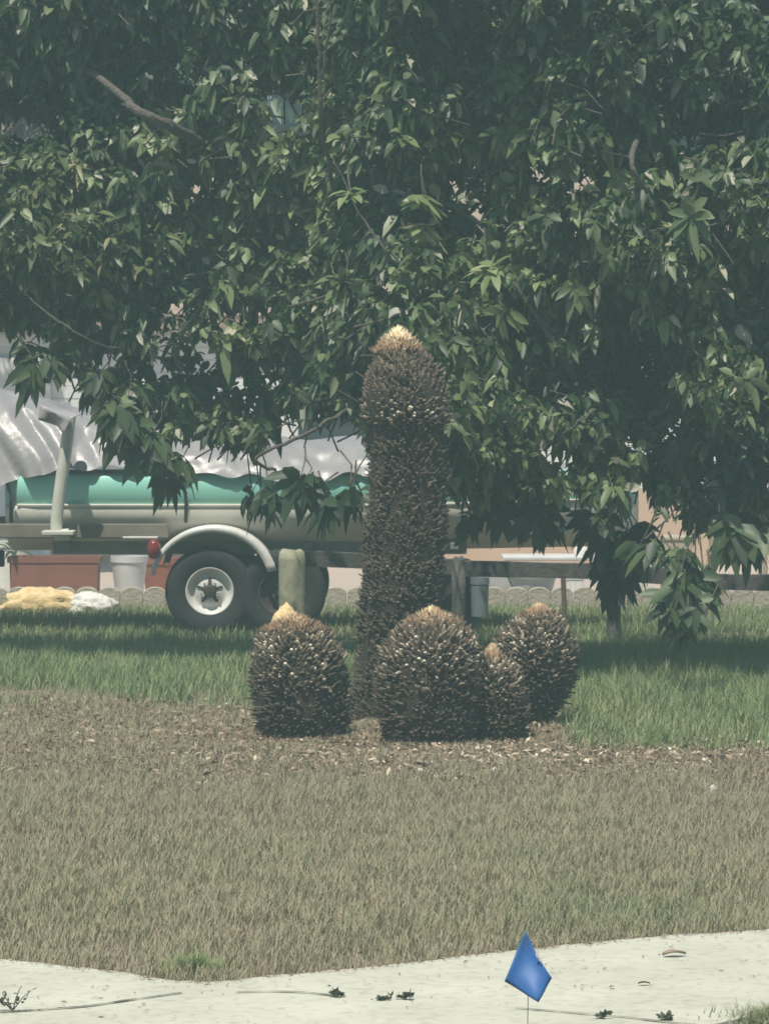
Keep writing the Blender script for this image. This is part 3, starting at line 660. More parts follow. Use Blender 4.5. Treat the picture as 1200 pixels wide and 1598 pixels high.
def chair():
    d = 28.3; c = P(1150, 930, d); root = empty('chair', (c.x, d, 0), 'tan garden chair on the patio near the right edge', 'chair'); m = mat('tan chair plastic', (0.42, 0.34, 0.25), .6, (.36, .29, .2), 8)
    x = c.x; bm = bmesh.new(); add_box(bm, (x, d, .40), (.46, .44, .035), None, .012); bm_obj(bm, 'seat', m, root)
    bm = bmesh.new()
    for k in range(5): add_box(bm, (x-.18+k*.09, d+.235, .64), (.055, .02, .42), None, .006)
    add_box(bm, (x, d+.235, .87), (.48, .03, .06), None, .01); bm_obj(bm, 'backrest', m, root)
    for sx in (-.2, .2):
        for sy in (-.19, .19): bm = bmesh.new(); add_tube(bm, [(x+sx, d+sy, .383), (x+sx*1.1, d+sy*1.1, 0)], [.02, .017], 8); bm_obj(bm, 'leg', m, root)
        bm = bmesh.new(); add_tube(bm, [(x+sx*1.2, d-.2, .39), (x+sx*1.2, d-.19, .60), (x+sx*1.2, d+.22, .62)], .018, 8); bm_obj(bm, 'armrest', m, root)
chair()
def pole(name, a, b, r, m, label, cat):
    bm = bmesh.new(); add_tube(bm, smooth_path([a, (Vector(a)+Vector(b))/2, b], 4), r, 8); o = bm_obj(bm, name, m, None, True); return tag(o, label, cat)
c = P(970, 900, 27.2); pole('pipe', (c.x, 27.2, 0), (c.x+.01, 27.2, P(0, 840, 27.2).z), .016, M['pale'], 'pale upright pipe behind the fence right of the white table', 'pipe')
c = P(878, 900, 24.4); pole('stick', (c.x+.02, 24.4, 0), (c.x, 24.4, .48), .018, mat('brown stick', (0.13, .08, .06), .9, (.2, .12, .08), 20), 'thin brown stake standing beside the large white pot', 'stick')
def loose_tyre():
    c = P(718, 930, 24.4); m = Matrix.Translation((c.x, 24.45, .27)) @ Matrix.Rotation(R(72), 4, 'Z') @ Matrix.Rotation(R(90), 4, 'X')
    bm = bmesh.new(); add_lathe(bm, [(.16, -.05), (.19, -.075), (.24, -.075), (.265, -.05), (.27, 0), (.265, .05), (.24, .075), (.19, .075), (.16, .05), (.15, 0), (.16, -.05)], 32, m)
    o = bm_obj(bm, 'tyre', M['rubber'], None, True); tag(o, 'loose black tyre standing on edge between the cycad trunk and the grey bucket', 'tyre')
loose_tyre()
def heap():
    # grey sheet thrown over something low
    c = P(776, 930, 27.75); bm = bmesh.new(); n_ = 26; g = {}
    for i in range(n_+1):
        for j in range(n_+1):
            u, v = i/n_*2-1, j/n_*2-1; r = max(abs(u), abs(v)); z = .30*(1-r**2.6)+.012
            p = Vector((c.x+u*.13, 27.75+v*.2, z)); f_ = mnoise.fractal(p*5, 1, 2, 3); p.z += .05*abs(f_)*(1-r*.6); p.x += .03*f_
            g[i, j] = bm.verts.new(p)
    for i in range(n_):
        for j in range(n_): bm.faces.new((g[i, j], g[i+1, j], g[i+1, j+1], g[i, j+1]))
    o = bm_obj(bm, 'cloth', mat('grey sheet', (.22, .22, .21), .7, (.3, .29, .27), 8), None, True); tag(o, 'crumpled grey sheet heaped on the patio left of the white pot', 'sheet')
heap()

# ------------------------------------------------------------------ boat, trailer, tarp
BD = 25.15     # centre line of the boat
def boat():
    xl, xr = P(2, 760, 24.3).x, P(1010, 760, 24.3).x; Ln = xr-xl
    root = empty('boat', ((xl+xr)/2, BD, .55), 'small boat, teal above and grey below, on a trailer under a silver tarp', 'boat')
    n_ = 36
    def hb(t): return .66*min(1, (max(0, t-.0)+.10)/.13)**.35*(1 if t < .55 else max(.02, 1-((t-.55)/.45)**2.3))
    def grid(levels, name, m, th=None):
        bm = bmesh.new(); L = []
        for i in range(n_+1):
            t = i/n_; x = xl+Ln*t; w_ = hb(t); sheer = .10*max(0, t-.5)**1.5
            row = []
            for (wf, z) in levels: row.append(((x, BD-w_*wf, z+sheer), (x, BD+w_*wf, z+sheer)))
            L.append(row)
        vs = [[(bm.verts.new(a), bm.verts.new(b)) for a, b in row] for row in L]
        for i in range(n_):
            for k in range(len(levels)-1):
                for s in (0, 1): bm.faces.new((vs[i][k][s], vs[i+1][k][s], vs[i+1][k+1][s], vs[i][k+1][s]))
        for i in (0, n_):
            for k in range(len(levels)-1): bm.faces.new((vs[i][k][0], vs[i][k+1][0], vs[i][k+1][1], vs[i][k][1]))
        return bm_obj(bm, name, m, root, True)
    z = lambda py: P(0, py, 24.3).z
    grid([(.955, z(789)), (.99, z(782)), (1.0, z(765)), (1.0, z(745)), (.98, z(743)), (.94, z(740))], 'upper_side', M['teal'])
    grid([(.0, .56), (.45, .60), (.80, .655), (.93, z(824)), (.985, z(812)), (1.01, z(797)), (.99, z(790.5)), (.95, z(789.5))], 'lower_hull', M['hull'])
    bm = bmesh.new()
    for s in (-1, 1): add_tube(bm, [(xl+Ln*t, BD+s*(hb(t)*1.0+.008), z(790)+.10*max(0, t-.5)**1.5) for t in np.linspace(.02, .97, 30)], .011, 6)
    bm_obj(bm, 'rub_rail', M['hull'], root)
    # deck
    bm = bmesh.new(); ring = [bm.verts.new((xl+Ln*t, BD-hb(t)*.93, z(741)+.10*max(0, t-.5)**1.5)) for t in np.linspace(0, 1, 20)]+[bm.verts.new((xl+Ln*t, BD+hb(t)*.93, z(741)+.10*max(0, t-.5)**1.5)) for t in np.linspace(1, 0, 20)]
    bm.faces.new(ring); bm_obj(bm, 'deck', M['hull'], root)
    # strap over hull by stern and cleat
    for px_, nm in ((20, 'strap'), (293, 'strap')):
        bm = bmesh.new(); dd = 24.45 if px_ > 100 else 24.49
        add_tube(bm, smooth_path([P(px_-9, 740, dd+.01), P(px_-7, 760, dd), P(px_-3, 775, dd), P(px_-3, 815, dd+.05)], 4), .012, 6); bm_obj(bm, nm, M['rub'], root)
    bm = bmesh.new(); add_tube(bm, [P(21, 783, 24.45), P(17, 770, 24.45)], [.02, .012], 8); bm_obj(bm, 'cleat', M['rub'], root)
    # outboard motor at stern, under the cover
    bm = bmesh.new(); add_box(bm, (xl-.28, BD, 1.28), (.42, .34, .36), None, .06); add_box(bm, (xl-.24, BD, .85), (.14, .16, .62), None, .03); add_box(bm, (xl-.22, BD, .50), (.30, .03, .12), None, .01)
    bm_obj(bm, 'outboard_motor', M['dark'], root)
boat()
def wheel(root, cx, y, cz, rt, white, near):
    s = 1 if near else -1
    T = Matrix.Translation((cx, y, cz)) @ Matrix.Rotation(R(90)*s, 4, 'X')   # local +z points to the camera for near side
    we = empty('wheel', Vector((0, 0, 0)), None, None); we.parent = root; we.location = Vector((cx, y, cz))-root.location
    bm = bmesh.new(); r0 = .158
    add_lathe(bm, [(r0, .055), (r0+.02, .078), (rt-.05, .086), (rt-.018, .075), (rt-.004, .055), (rt, .02), (rt, -.02), (rt-.004, -.055), (rt-.018, -.075), (rt-.05, -.086), (r0+.02, -.078), (r0, -.055)], 48, T)
    bm_obj(bm, 'tyre', M['rubber'], we, True)
    bm = bmesh.new()
    add_lathe(bm, [(.158, .06), (.168, .068), (.166, .073), (.156, .068), (.145, .05), (.136, .028), (.122, .018), (.104, .022), (.085, .038), (.060, .044), (.046, .044)], 48, T)
    bm_obj(bm, 'rim', M['rim'] if white else M['dark'], we, True)
    bm = bmesh.new(); add_lathe(bm, [(.158, .05), (.13, -.02), (.03, -.03), (.001, -.03)], 24, T); bm_obj(bm, 'backing', M['dark'], we, True)
    bm = bmesh.new(); add_lathe(bm, [(.044, .040), (.044, .062), (.034, .074), (.001, .078)], 20, T)
    # star of dark spoke-like openings
    for k in range(5):
        a = 2*math.pi*k/5+R(90)
        pr = [(.040, -.32), (.060, -.20), (.086, -.13), (.098, 0), (.086, .13), (.060, .20), (.040, .32)]
        f = [bm.verts.new(T @ Vector((math.cos(a+q)*r_, math.sin(a+q)*r_, .0475 if r_ < .07 else (.043 if r_ < .09 else .034)))) for r_, q in pr]
        bm.faces.new(f)
    bm_obj(bm, 'hub', M['dark'], we, False)
    for k in range(5):
        bm = bmesh.new(); a = 2*math.pi*k/5+R(54); p = T @ Vector((math.cos(a)*.062, math.sin(a)*.062, .050)); q = T @ Vector((math.cos(a)*.062, math.sin(a)*.062, .064)); add_tube(bm, [p, q], .008, 6); bm_obj(bm, 'lug_nut', M['galv'], we)
def trailer():
    W1 = P(328, 922, 24.42); root = empty('boat_trailer', (W1.x, BD, 0), 'grey boat trailer with a white spoked wheel and curved white fender under the teal boat', 'trailer')
    rt = W1.z if W1.z < .33 else .30
    for near in (True, False):
        y = 24.42 if near else 2*BD-24.42
        x = W1.x
        wheel(root, x, y, W1.z, rt, True, near)
        wheel(root, P(441, 925, 24.42).x, y, W1.z-.01, rt-.01, False, near)
        # fender: curved band over the wheel with rolled lip
        bm = bmesh.new(); n_ = 24; R_ = .425; cxp = P(333, 0, 24.4).x; cz = W1.z+.055; yo = y-.13 if near else y+.13; yi = y+.12 if near else y-.12
        outer, inner, lip = [], [], []
        for k in range(n_+1):
            a = R(172)-R(160)*k/n_; rr = R_*(1+.05*math.cos(a*2))
            x_ = cxp+math.cos(a)*rr; z_ = cz+math.sin(a)*rr
            outer.append(bm.verts.new((x_, yo, z_))); inner.append(bm.verts.new((x_, yi, z_)))
            l_ = .035+.03*(k/n_); lip.append(bm.verts.new((cxp+math.cos(a)*(rr-l_), yo-.004*(1 if near else -1), cz+math.sin(a)*(rr-l_))))
        for k in range(n_): bm.faces.new((outer[k], outer[k+1], inner[k+1], inner[k])); bm.faces.new((outer[k], outer[k+1], lip[k+1], lip[k]))
        o = bm_obj(bm, 'fender', M['rim'], root, True); sm = o.modifiers.new('s', 'SOLIDIFY'); sm.thickness = .005
        bm = bmesh.new(); q = P(205, 839, 24.3); add_box(bm, (q.x+.06, yo+.04*(1 if near else -1), q.z), (.24, .11, .012), None, .003); bm_obj(bm, 'fender_step', M['rim'], root)
        bm = bmesh.new(); add_tube(bm, [(x, y, W1.z), (x, BD, W1.z)], .028, 8); bm_obj(bm, 'axle', M['dark'], root)
        # side frame beam and bunk
        ys = BD-.52 if near else BD+.52
        a, b = P(76, 836, 24.38), P(730, 836, 24.38)
        bm = bmesh.new(); add_box(bm, ((a.x+b.x)/2, ys+.06*(1 if near else -1), P(0, 855, 24.38).z), (b.x-a.x, .05, .115), None, .006); bm_obj(bm, 'side_beam', M['galv'], root)
        a, b = P(-60, 826, 24.4), P(262, 826, 24.4); yb = 24.455 if near else 2*BD-24.455
        bm = bmesh.new(); add_box(bm, ((a.x+b.x)/2, yb, P(0, 829, 24.4).z), (b.x-a.x, .045, .10), None, .008); bm_obj(bm, 'bunk_board', M['bunk'], root)
        q = P(240, 857, 24.25); bm = bmesh.new()
        add_lathe(bm, [(.001, .05), (.03, .045), (.048, .03), (.052, 0), (.052, -.03)], 20, Matrix.Translation((q.x, 24.24 if near else 2*BD-24.24, q.z)) @ Matrix.Rotation(R(90)*(1 if near else -1), 4, 'X') @ Matrix.Diagonal((.9, 1.35, 1, 1))); bm_obj(bm, 'tail_light', M['red'], root, True)
    for px_ in (100, 250, 480, 600, 710):
        q = P(px_, 850, 24.4); bm = bmesh.new(); add_box(bm, (q.x, BD, q.z-.02), (.06, 1.1, .05), None, .006); bm_obj(bm, 'crossbeam', M['galv'], root)
    # white leaning guide post with elbow foot
    bm = bmesh.new(); a, b, c_ = P(96, 832, 24.3), P(86, 826, 24.3), P(110, 640, 24.3)
    add_tube(bm, smooth_path([P(108, 834, 24.3), P(94, 834, 24.3), P(88, 822, 24.3), P(93, 770, 24.3), P(106, 678, 24.3), c_], 4), .043, 12); bm_obj(bm, 'guide_post', M['pale'], root, True)
    bm = bmesh.new(); q = P(72, 832, 24.2); add_box(bm, (q.x+.08, 24.28, q.z), (.22, .2, .03), None, .006); bm_obj(bm, 'bracket', M['pale'], root)
trailer()
def tarp():
    # silver cover; control heights along x in photo pixels at the near face
    xs = [-330, -200, -60, 0, 60, 110, 130, 200, 300, 400, 480, 560, 700, 850, 1000]
    top = [600, 590, 600, 612, 628, 640, 648, 664, 676, 686, 690, 686, 700, 722, 742]
    bot = [830, 800, 768, 758, 742, 733, 731, 731, 741, 746, 750, 742, 744, 750, 756]
    n_u, n_v = 300, 56; g = [[None]*(n_v+1) for _ in range(n_u+1)]; bm = bmesh.new()
    tie = P(108, 648, 24.2)
    for i in range(n_u+1):
        px_ = xs[0]+(xs[-1]-xs[0])*i/n_u; zt = P(0, float(np.interp(px_, xs, top)), 24.5).z; zb = P(0, float(np.interp(px_, xs, bot)), 24.2).z
        x_ = P(px_, 700, 24.4).x
        tt = (px_-2)/1008; bw = .685 if tt < .55 else max(.06, .685*(1-((tt-.55)/.47)**2.2)); bw = max(bw, .05)
        for j in range(n_v+1):
            v = j/n_v*2-1            # -1 near bottom ... +1 far bottom
            s = abs(v); e = 1-s**2.8
            y_ = BD+math.copysign(bw*min(1, s**.85*1.0), v); z_ = zb+(zt-zb)*e
            # folds pulled toward the tie point
            dx, dz = x_-tie.x, z_-tie.z; ang = math.atan2(dz, dx); ds = math.hypot(dx, dz)
            q_ = x_+.62*z_+.10*mnoise.noise(Vector((x_*1.3, z_*1.3, 0)))
            left_ = 1 if x_ < tie.x else .45
            f_ = (abs(math.sin(q_*10))*1.3-.8+.7*abs(math.sin(q_*19+1.7))+.6*mnoise.noise(Vector((q_*5, z_*1.2, 3))))*left_
            f2 = mnoise.fractal(Vector((x_*2.2, z_*6, v*2)), 1, 2, 4)
            amp = (.055 if x_ < tie.x+.2 else .035)*(s if s < .9 else .9)
            y_ += (-1 if v < 0 else 1)*(f_*amp+f2*.022*s); z_ += f2*.03*(1-s*.6)+.02*mnoise.noise(Vector((x_*6, v*9, 2)))
            if s > .97: z_ += .018*math.sin(x_*19)+.012*mnoise.noise(Vector((x_*9, 1, 1)))
            g[i][j] = bm.verts.new((x_, y_, z_))
    for i in range(n_u):
        for j in range(n_v): bm.faces.new((g[i][j], g[i+1][j], g[i+1][j+1], g[i][j+1]))
    m = mat('silver tarp', (0.27, 0.26, 0.265), .36, (0.36, 0.35, 0.355), 3, .1, 18, metallic=.0)
    o = bm_obj(bm, 'tarp', m, None, True); tag(o, 'wrinkled silver grey tarp draped over the teal boat', 'tarp')
    # pulled corner wrapped over the guide post
    bm = bmesh.new(); a = P(118, 651, 24.06); cc = [P(62, 630, 24.25), P(88, 646, 24.16), P(112, 652, 24.06), P(128, 645, 24.1), P(112, 640, 24.2), P(84, 636, 24.35)]
    c2 = [P(60, 655, 24.2), P(88, 664, 24.3), P(98, 676, 24.07)]
    v = [bm.verts.new(q) for q in cc]; w_ = [bm.verts.new(q) for q in c2]
    bm.faces.new((v[0], v[1], v[4], v[5])); bm.faces.new((v[1], v[2], v[3], v[4])); bm.faces.new((v[0], w_[0], w_[1], v[1])); bm.faces.new((v[1], w_[1], w_[2], v[2]))
    bmesh.ops.subdivide_edges(bm, edges=bm.edges[:], cuts=3, use_grid_fill=True, smooth=.6)
    m2 = mat('silver tarp corner', (0.36, 0.34, 0.36), .35); c_ = bm_obj(bm, 'tied_corner', m2, o, True); c_.modifiers.new('s', 'SOLIDIFY').thickness = .004
tarp()

# ------------------------------------------------------------------ house
def house():
    d = 34.2; root = empty('house', (0, d, 0), 'low white house with a tan shingle roof and peach base glimpsed through the trees', 'house')
    bm = bmesh.new(); 
    for k in range(13): 
        z0 = .74+k*.125; add_box(bm, (0, d+.12-.004*(k % 2), z0+.0625), (30, .24, .121), None)
    bm_obj(bm, 'wall', M['wallwhite'], root)
    bm = bmesh.new(); add_box(bm, (2.4, d+.10, .37), (23.2, .26, .735)); add_box(bm, (-13.0, d+.10, .37), (4, .26, .735)); bm_obj(bm, 'base', M['peach'], root)
    bm = bmesh.new(); add_box(bm, (-9.95, d+.10, .37), (1.3, .26, .735)); bm_obj(bm, 'base', M['peach'], root)
    bm = bmesh.new(); dx = P(0, 800, d).x-.8
    add_box(bm, (dx, d-.05, 1.0), (2.6, .06, 2.0), None, .01)
    for k in range(5): add_box(bm, (dx, d-.085, .25+k*.4), (2.4, .012, .32), None, .004)
    bm_obj(bm, 'garage_door', M['wallwhite'], root)
    # eave, fascia, gutter
    bm = bmesh.new(); add_box(bm, (0, d-.17, 2.33), (31, .03, .16)); bm_obj(bm, 'fascia', M['roof'], root)
    bm = bmesh.new(); add_box(bm, (0, d-.08, 2.37), (30.6, .15, .03)); bm_obj(bm, 'soffit', M['wallwhite'], root)
    bm = bmesh.new(); a = [(-15.6, d-.2, 2.42), (15.6, d-.2, 2.42), (15.6, d+4.5, 4.3), (-15.6, d+4.5, 4.3)]; b = [(-15.6, d+9.8, 2.42), (15.6, d+9.8, 2.42)]
    v = [bm.verts.new(q) for q in a]; w_ = [bm.verts.new(q) for q in b]; bm.faces.new(v); bm.faces.new((v[3], v[2], w_[1], w_[0])); bm.faces.new((v[0], v[3], w_[0])); bm.faces.new((v[1], w_[1], v[2]))
    o = bm_obj(bm, 'roof', M['roof'], root); o.modifiers.new('s', 'SOLIDIFY').thickness = .08
    # windows
    for px_ in (560, 1500):
        c = P(px_, 640, d); w = empty('window', (0, 0, 0), None, None); w.parent = root; w.location = Vector((c.x, d, 1.4))-root.location
        bm = bmesh.new()
        for (ox, oz, sx, sz) in ((-.62, 0, .07, 1.1), (.62, 0, .07, 1.1), (0, .56, 1.31, .07), (0, -.56, 1.31, .07), (0, 0, 1.17, .04)): add_box(bm, (c.x+ox, d-.04, 1.45+oz), (sx, .06, sz), None, .004)
        bm_obj(bm, 'frame', M['white'], w)
        bm = bmesh.new(); add_box(bm, (c.x, d-.02, 1.45), (1.2, .02, 1.08)); bm_obj(bm, 'pane', mat('window glass', (.03, .04, .045), .08), w)
    bm = bmesh.new(); add_box(bm, (0, d+9, 1.2), (30, .2, 2.4)); add_box(bm, (-15, d+4.5, 1.2), (.2, 8.8, 2.4)); add_box(bm, (15, d+4.5, 1.2), (.2, 8.8, 2.4)); bm_obj(bm, 'side_walls', M['wallwhite'], root)
house()

# ------------------------------------------------------------------ trees
def crown(name, n_cl, sampler, per, L, W, m, root, seed, bend=.45, tb=.45, tv=.24):
    r = np.random.default_rng(seed); pos, axs, tz, sz = [], [], [], []
    cl = sampler(n_cl, r)             # (n,3)
    n = len(cl)
    ax = nrm(r.normal(0, .55, (n, 3))+np.array([0, -.45, .25])); ct = np.clip(r.normal(0, .16, n), -.4, .4); cs = r.uniform(.7, 1.2, n)
    k = per; idx = np.repeat(np.arange(n), k); a = np.tile(np.arange(k)*2.4, n)+np.repeat(r.uniform(0, 6, n), k)
    A = ax[idx]; s1 = nrm(np.cross(A, np.array([.3, .2, .9]))); s2 = np.cross(A, s1); N = len(idx)
    lift = r.uniform(-.1, .9, N)[:, None]
    d = nrm(s1*np.cos(a)[:, None]+s2*np.sin(a)[:, None]+A*lift+r.normal(0, .2, (N, 3))+np.array([0, 0, -.22]))
    p = cl[idx]+A*(r.uniform(-.09, .07, N)*L/.17)[:, None]+d*.01
    l = L*r.uniform(.45, 1.3, N)*cs[idx]; w_ = W*r.uniform(.75, 1.2, N)*cs[idx]
    up = nrm(A+np.array([0, 0, .5])+r.normal(0, .35, (N, 3)))
    tint = np.clip(tb+ct[idx]+r.normal(0, tv, N), 0, 1)
    tint[r.uniform(0, 1, N) < .02] = 1.0  # a few random leaves take the palest tint as painted glints
    return link(leafmesh(p, d, up, l, w_, r.uniform(.1, bend*2, N), tint, name), name, m, root), cl, ax
def twigs(name, cl, ax, frac, lng, m, root, seed, rad=.006):
    r = np.random.default_rng(seed); k = r.uniform(0, 1, len(cl)) < frac; c = cl[k]; a = ax[k]; n = len(c)
    l = r.uniform(.5, 1.3, n)[:, None]*lng; b = c-a*l+np.array([0, .3, -.12])*l*.8; mdl = (c+b)/2+r.normal(0, .03, (n, 3))
    s1 = nrm(np.cross(a, [.1, .9, .3])); s2 = nrm(np.cross(a, s1))
    rr = [rad*1.6, rad*1.2, rad*.6]; V = []
    for q, ra in zip((b, mdl, c), rr):
        for th in (0, 2.09, 4.19): V.append(q+(s1*math.cos(th)+s2*math.sin(th))*ra)
    V = np.stack(V, 1); fc = [(0, 1, 4, 3), (1, 2, 5, 4), (2, 0, 3, 5), (3, 4, 7, 6), (4, 5, 8, 7), (5, 3, 6, 8)]
    return link(inst_mesh(name, V, fc), name, m, root)
def limbs(name, paths, m, root):
    bm = bmesh.new()
    for pts, r0, r1 in paths:
        sp = smooth_path(pts, 6, .008); n_ = len(sp); add_tube(bm, sp, [r0+(r1-r0)*(i/(n_-1)) for i in range(n_)], 8)
    return bm_obj(bm, name, m, root, True)
def cull(c, seed, s=1.1, thr=-.25):
    v = np.array([mnoise.noise(Vector((a*s+seed, b*s*.8, q*s))) for a, b, q in c]); return c[v > thr]
# lower outline of the big crown (photo pixels, at the crown front) -> world height by x
LX = [-400, -100, 0, 60, 110, 150, 200, 260, 320, 370, 410, 430, 480, 540, 600, 690, 720, 760, 800, 860, 900, 950, 1000, 1050, 1100, 1140, 1200, 1300, 1600]
LY = [450, 470, 485, 500, 545, 610, 650, 665, 675, 690, 690, 650, 635, 635, 680, 755, 765, 770, 770, 775, 765, 775, 785, 805, 815, 815, 805, 790, 760]
GAPS = [(1040, 658, .11), (985, 676, .10), (1065, 215, .13), (862, 705, .15), (350, 492, .13), (392, 484, .14), (130, 500, .11), (150, 565, .14), (215, 585, .10), (50, 560, .14), (985, 760, .12), (775, 660, .10), (20, 185, .22)]
def main_sampler(n, r):
    x = r.uniform(-4.8, 5.6, n*2); fr = np.interp(x, [-4.8, -.45, .1, 5.6], [21.2, 21.1, 19.6, 19.6])
    L_ = np.interp(x, [-.45, .1], [1, 0])
    y = fr+np.minimum(np.abs(r.normal(0, 1.0, n*2)), 3)*(1-.5*L_)
    pxx = CX+F*x/(fr+.6); lo = CAMH-(np.interp(pxx, LX, LY)-HOR)/F*(fr+.6)
    hi = 5.0-.75*L_
    z = lo+(hi-lo)*r.uniform(0, 1, n*2)
    c = np.stack([x, y, z], 1)
    bul = np.array([mnoise.noise(Vector((a*1.1, q*1.3, 4.0))) for a, q in zip(x, z)])
    c[:, 1] += (1.1-.8*L_)*bul
    c = c[r.uniform(0, 1, len(c)) > L_*.30]
    for gx, gy, gr in GAPS:
        q = P(gx, gy, 21.0); c = c[((c[:, 0]-q.x)/gr)**2+((c[:, 2]-q.z)/(gr*.7))**2 > 1]
    return cull(c, 2.0, 1.9, -.29)
t1 = empty('broadleaf_tree', (P(632, 900, 20.9).x, 20.9, 0), 'large dark green broadleaf tree whose drooping crown fills the view behind the cycads', 'tree')
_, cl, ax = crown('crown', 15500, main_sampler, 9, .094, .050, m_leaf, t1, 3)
tb = Vector((P(632, 900, 20.9).x, 20.9, -.05)); H = lambda px_, py_, d: P(px_, py_, d)
limbs('trunk', [([tb, tb+Vector((.02, 0, .6)), tb+Vector((-.05, .05, 1.3))], .115, .10)], M['bark'], t1)
fk = tb+Vector((-.05, .05, 1.3))
limbs('limbs', [([fk, H(930, 560, 21), H(980, 300, 20.6), H(1010, 190, 20.2), H(1030, 20, 20), H(1040, -300, 20)], .12, .05),
                ([fk, H(900, 660, 20.6), H(885, 570, 19.9), H(845, 505, 19.8), H(800, 440, 19.7)], .045, .006),
                ([H(885, 575, 19.9), H(925, 535, 19.8), H(990, 500, 20)], .012, .004),
                ([fk, H(800, 540, 21.3), H(660, 350, 21), H(520, 200, 21.2), H(505, 100, 21.5)], .10, .02),
                ([H(530, 330, 20.6), H(502, 200, 19.4), H(500, 120, 19.2), H(492, 0, 19.1), H(488, -150, 19)], .014, .009),
                ([H(502, 120, 19.2), H(515, 40, 19.1), H(520, -60, 19)], .009, .006),
                ([H(660, 350, 21), H(450, 300, 21.5), H(330, 232, 21.3), H(262, 194, 20.7), H(215, 172, 20.6), H(185, 146, 20.8), H(80, 60, 22)], .05, .018),
                ([H(270, 197, 20.65), H(235, 178, 20.6), H(190, 162, 20.9)], .014, .008),
                ([H(450, 480, 20), H(600, 420, 19.0), H(560, 330, 19), H(520, 250, 19.0)], .009, .004),
                ([fk, H(1060, 600, 20.5), H(1150, 420, 20.3), H(1230, 250, 20.3)], .09, .03),
                ([fk, H(700, 700, 20.9), H(760, 760, 20.4), H(800, 810, 20.2)], .03, .008),
                ([H(430, 735, 20.2), H(400, 715, 20.1), H(470, 680, 20.1), H(540, 640, 20.4)], .010, .012),
                ([H(930, 640, 19.3), H(890, 668, 19.3), H(865, 700, 19.5)], .008, .005),
                ([H(30, 450, 21), H(90, 500, 20.8), H(150, 535, 20.9), H(260, 560, 21.6)], .004, .010),
                ([H(1000, 200, 20), H(985, 250, 19.2), H(1010, 300, 19.3)], .02, .012)], M['bark'], t1)
# big-leaved foreground whorls and drooping sprays that hang below the crown
spr = [(545, 430, 18.9, 1.05), (530, 450, 18.9, 1.0), (650, 310, 18.9, 1.0), (770, 420, 18.9, .9), (775, 530, 18.9, 1.0), (660, 350, 18.9, .8), (800, 490, 18.9, .8), (1075, 340, 18.9, 1.0), (545, 310, 18.8, .8),
       (270, 728, 21.2, 1.1), (400, 780, 21.2, 1.0), (480, 740, 20.4, 1.2), (510, 780, 20.3, 1.2), (540, 755, 20.4, 1.1), (430, 775, 21, 1.0),
       (825, 795, 20.0, 1.2), (860, 810, 20.2, 1.1), (790, 775, 20.2, 1.1), (925, 810, 20.0, 1.2), (950, 840, 20.1, 1.2), (985, 830, 20.1, 1.2), (950, 870, 20.9, 1.0), (970, 890, 20.9, 1.0), (960, 915, 20.9, .9), (600, 690, 20.1, 1),
       (1060, 900, 18.95, 1), (1045, 930, 18.95, 1), (1080, 925, 18.95, 1), (1070, 955, 18.95, .9), (1060, 870, 19, .95), (1095, 895, 19, .95), (1010, 860, 19.4, 1.0),
       (60, 575, 21.1, 1.0), (90, 560, 21.1, 1.0), (150, 590, 21.1, 1.0), (180, 610, 21.1, 1.1), (190, 650, 21.1, 1.1), (45, 550, 21.1, .9), (200, 660, 21.1, 1.3), (230, 680, 21.1, 1.2), (165, 665, 21.1, 1.0), (1150, 830, 19.6, 1.2), (1180, 830, 19.6, 1.2), (740, 800, 20.4, .8)]
sp_p = []; sp_s = []
for a, b, d, s_ in spr:
    for _ in range(2 if b > 500 else 1): sp_p.append(tuple(P(a+random.uniform(-14, 14), b+random.uniform(-12, 12), d+random.uniform(-.1, .2)))); sp_s.append(s_)
sp_p = np.array(sp_p); sp_s = np.array(sp_s); r = np.random.default_rng(77); n = len(sp_p); k = 13; idx = np.repeat(np.arange(n), k); N = len(idx)
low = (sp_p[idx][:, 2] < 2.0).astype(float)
A = nrm(np.array([0, -.3, .2])+r.normal(0, .35, (n, 3)))[idx]; a = np.tile(np.arange(k)*2.4, n)+np.repeat(r.uniform(0, 6, n), k)
s1 = nrm(np.cross(A, [.2, .3, .9])); s2 = np.cross(A, s1)
d = nrm(s1*np.cos(a)[:, None]+s2*np.sin(a)[:, None]+A*r.uniform(-.1, .5, N)[:, None]+np.array([0, 0, -1.0])*(low*.85)[:, None])
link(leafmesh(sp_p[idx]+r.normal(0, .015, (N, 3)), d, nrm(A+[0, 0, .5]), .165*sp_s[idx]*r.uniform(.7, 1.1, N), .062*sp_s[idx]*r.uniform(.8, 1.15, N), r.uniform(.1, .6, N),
     np.clip(r.normal(.5, .15, N)+.22*(1-low)-.33*low, 0, .98), 'sprays'), 'sprays', m_leaf, t1)  # low sprays get a darker tint: canopy shade put into the leaf colour
keepm = r.uniform(0, 1, len(cl)) < .35
twigs('twigs', np.concatenate([cl[keepm], sp_p]), np.concatenate([ax[keepm], nrm(np.array([0, -.3, -.5])+r.normal(0, .2, (n, 3)))]), 1.1, .28, M['bark'], t1, 9, .0045)

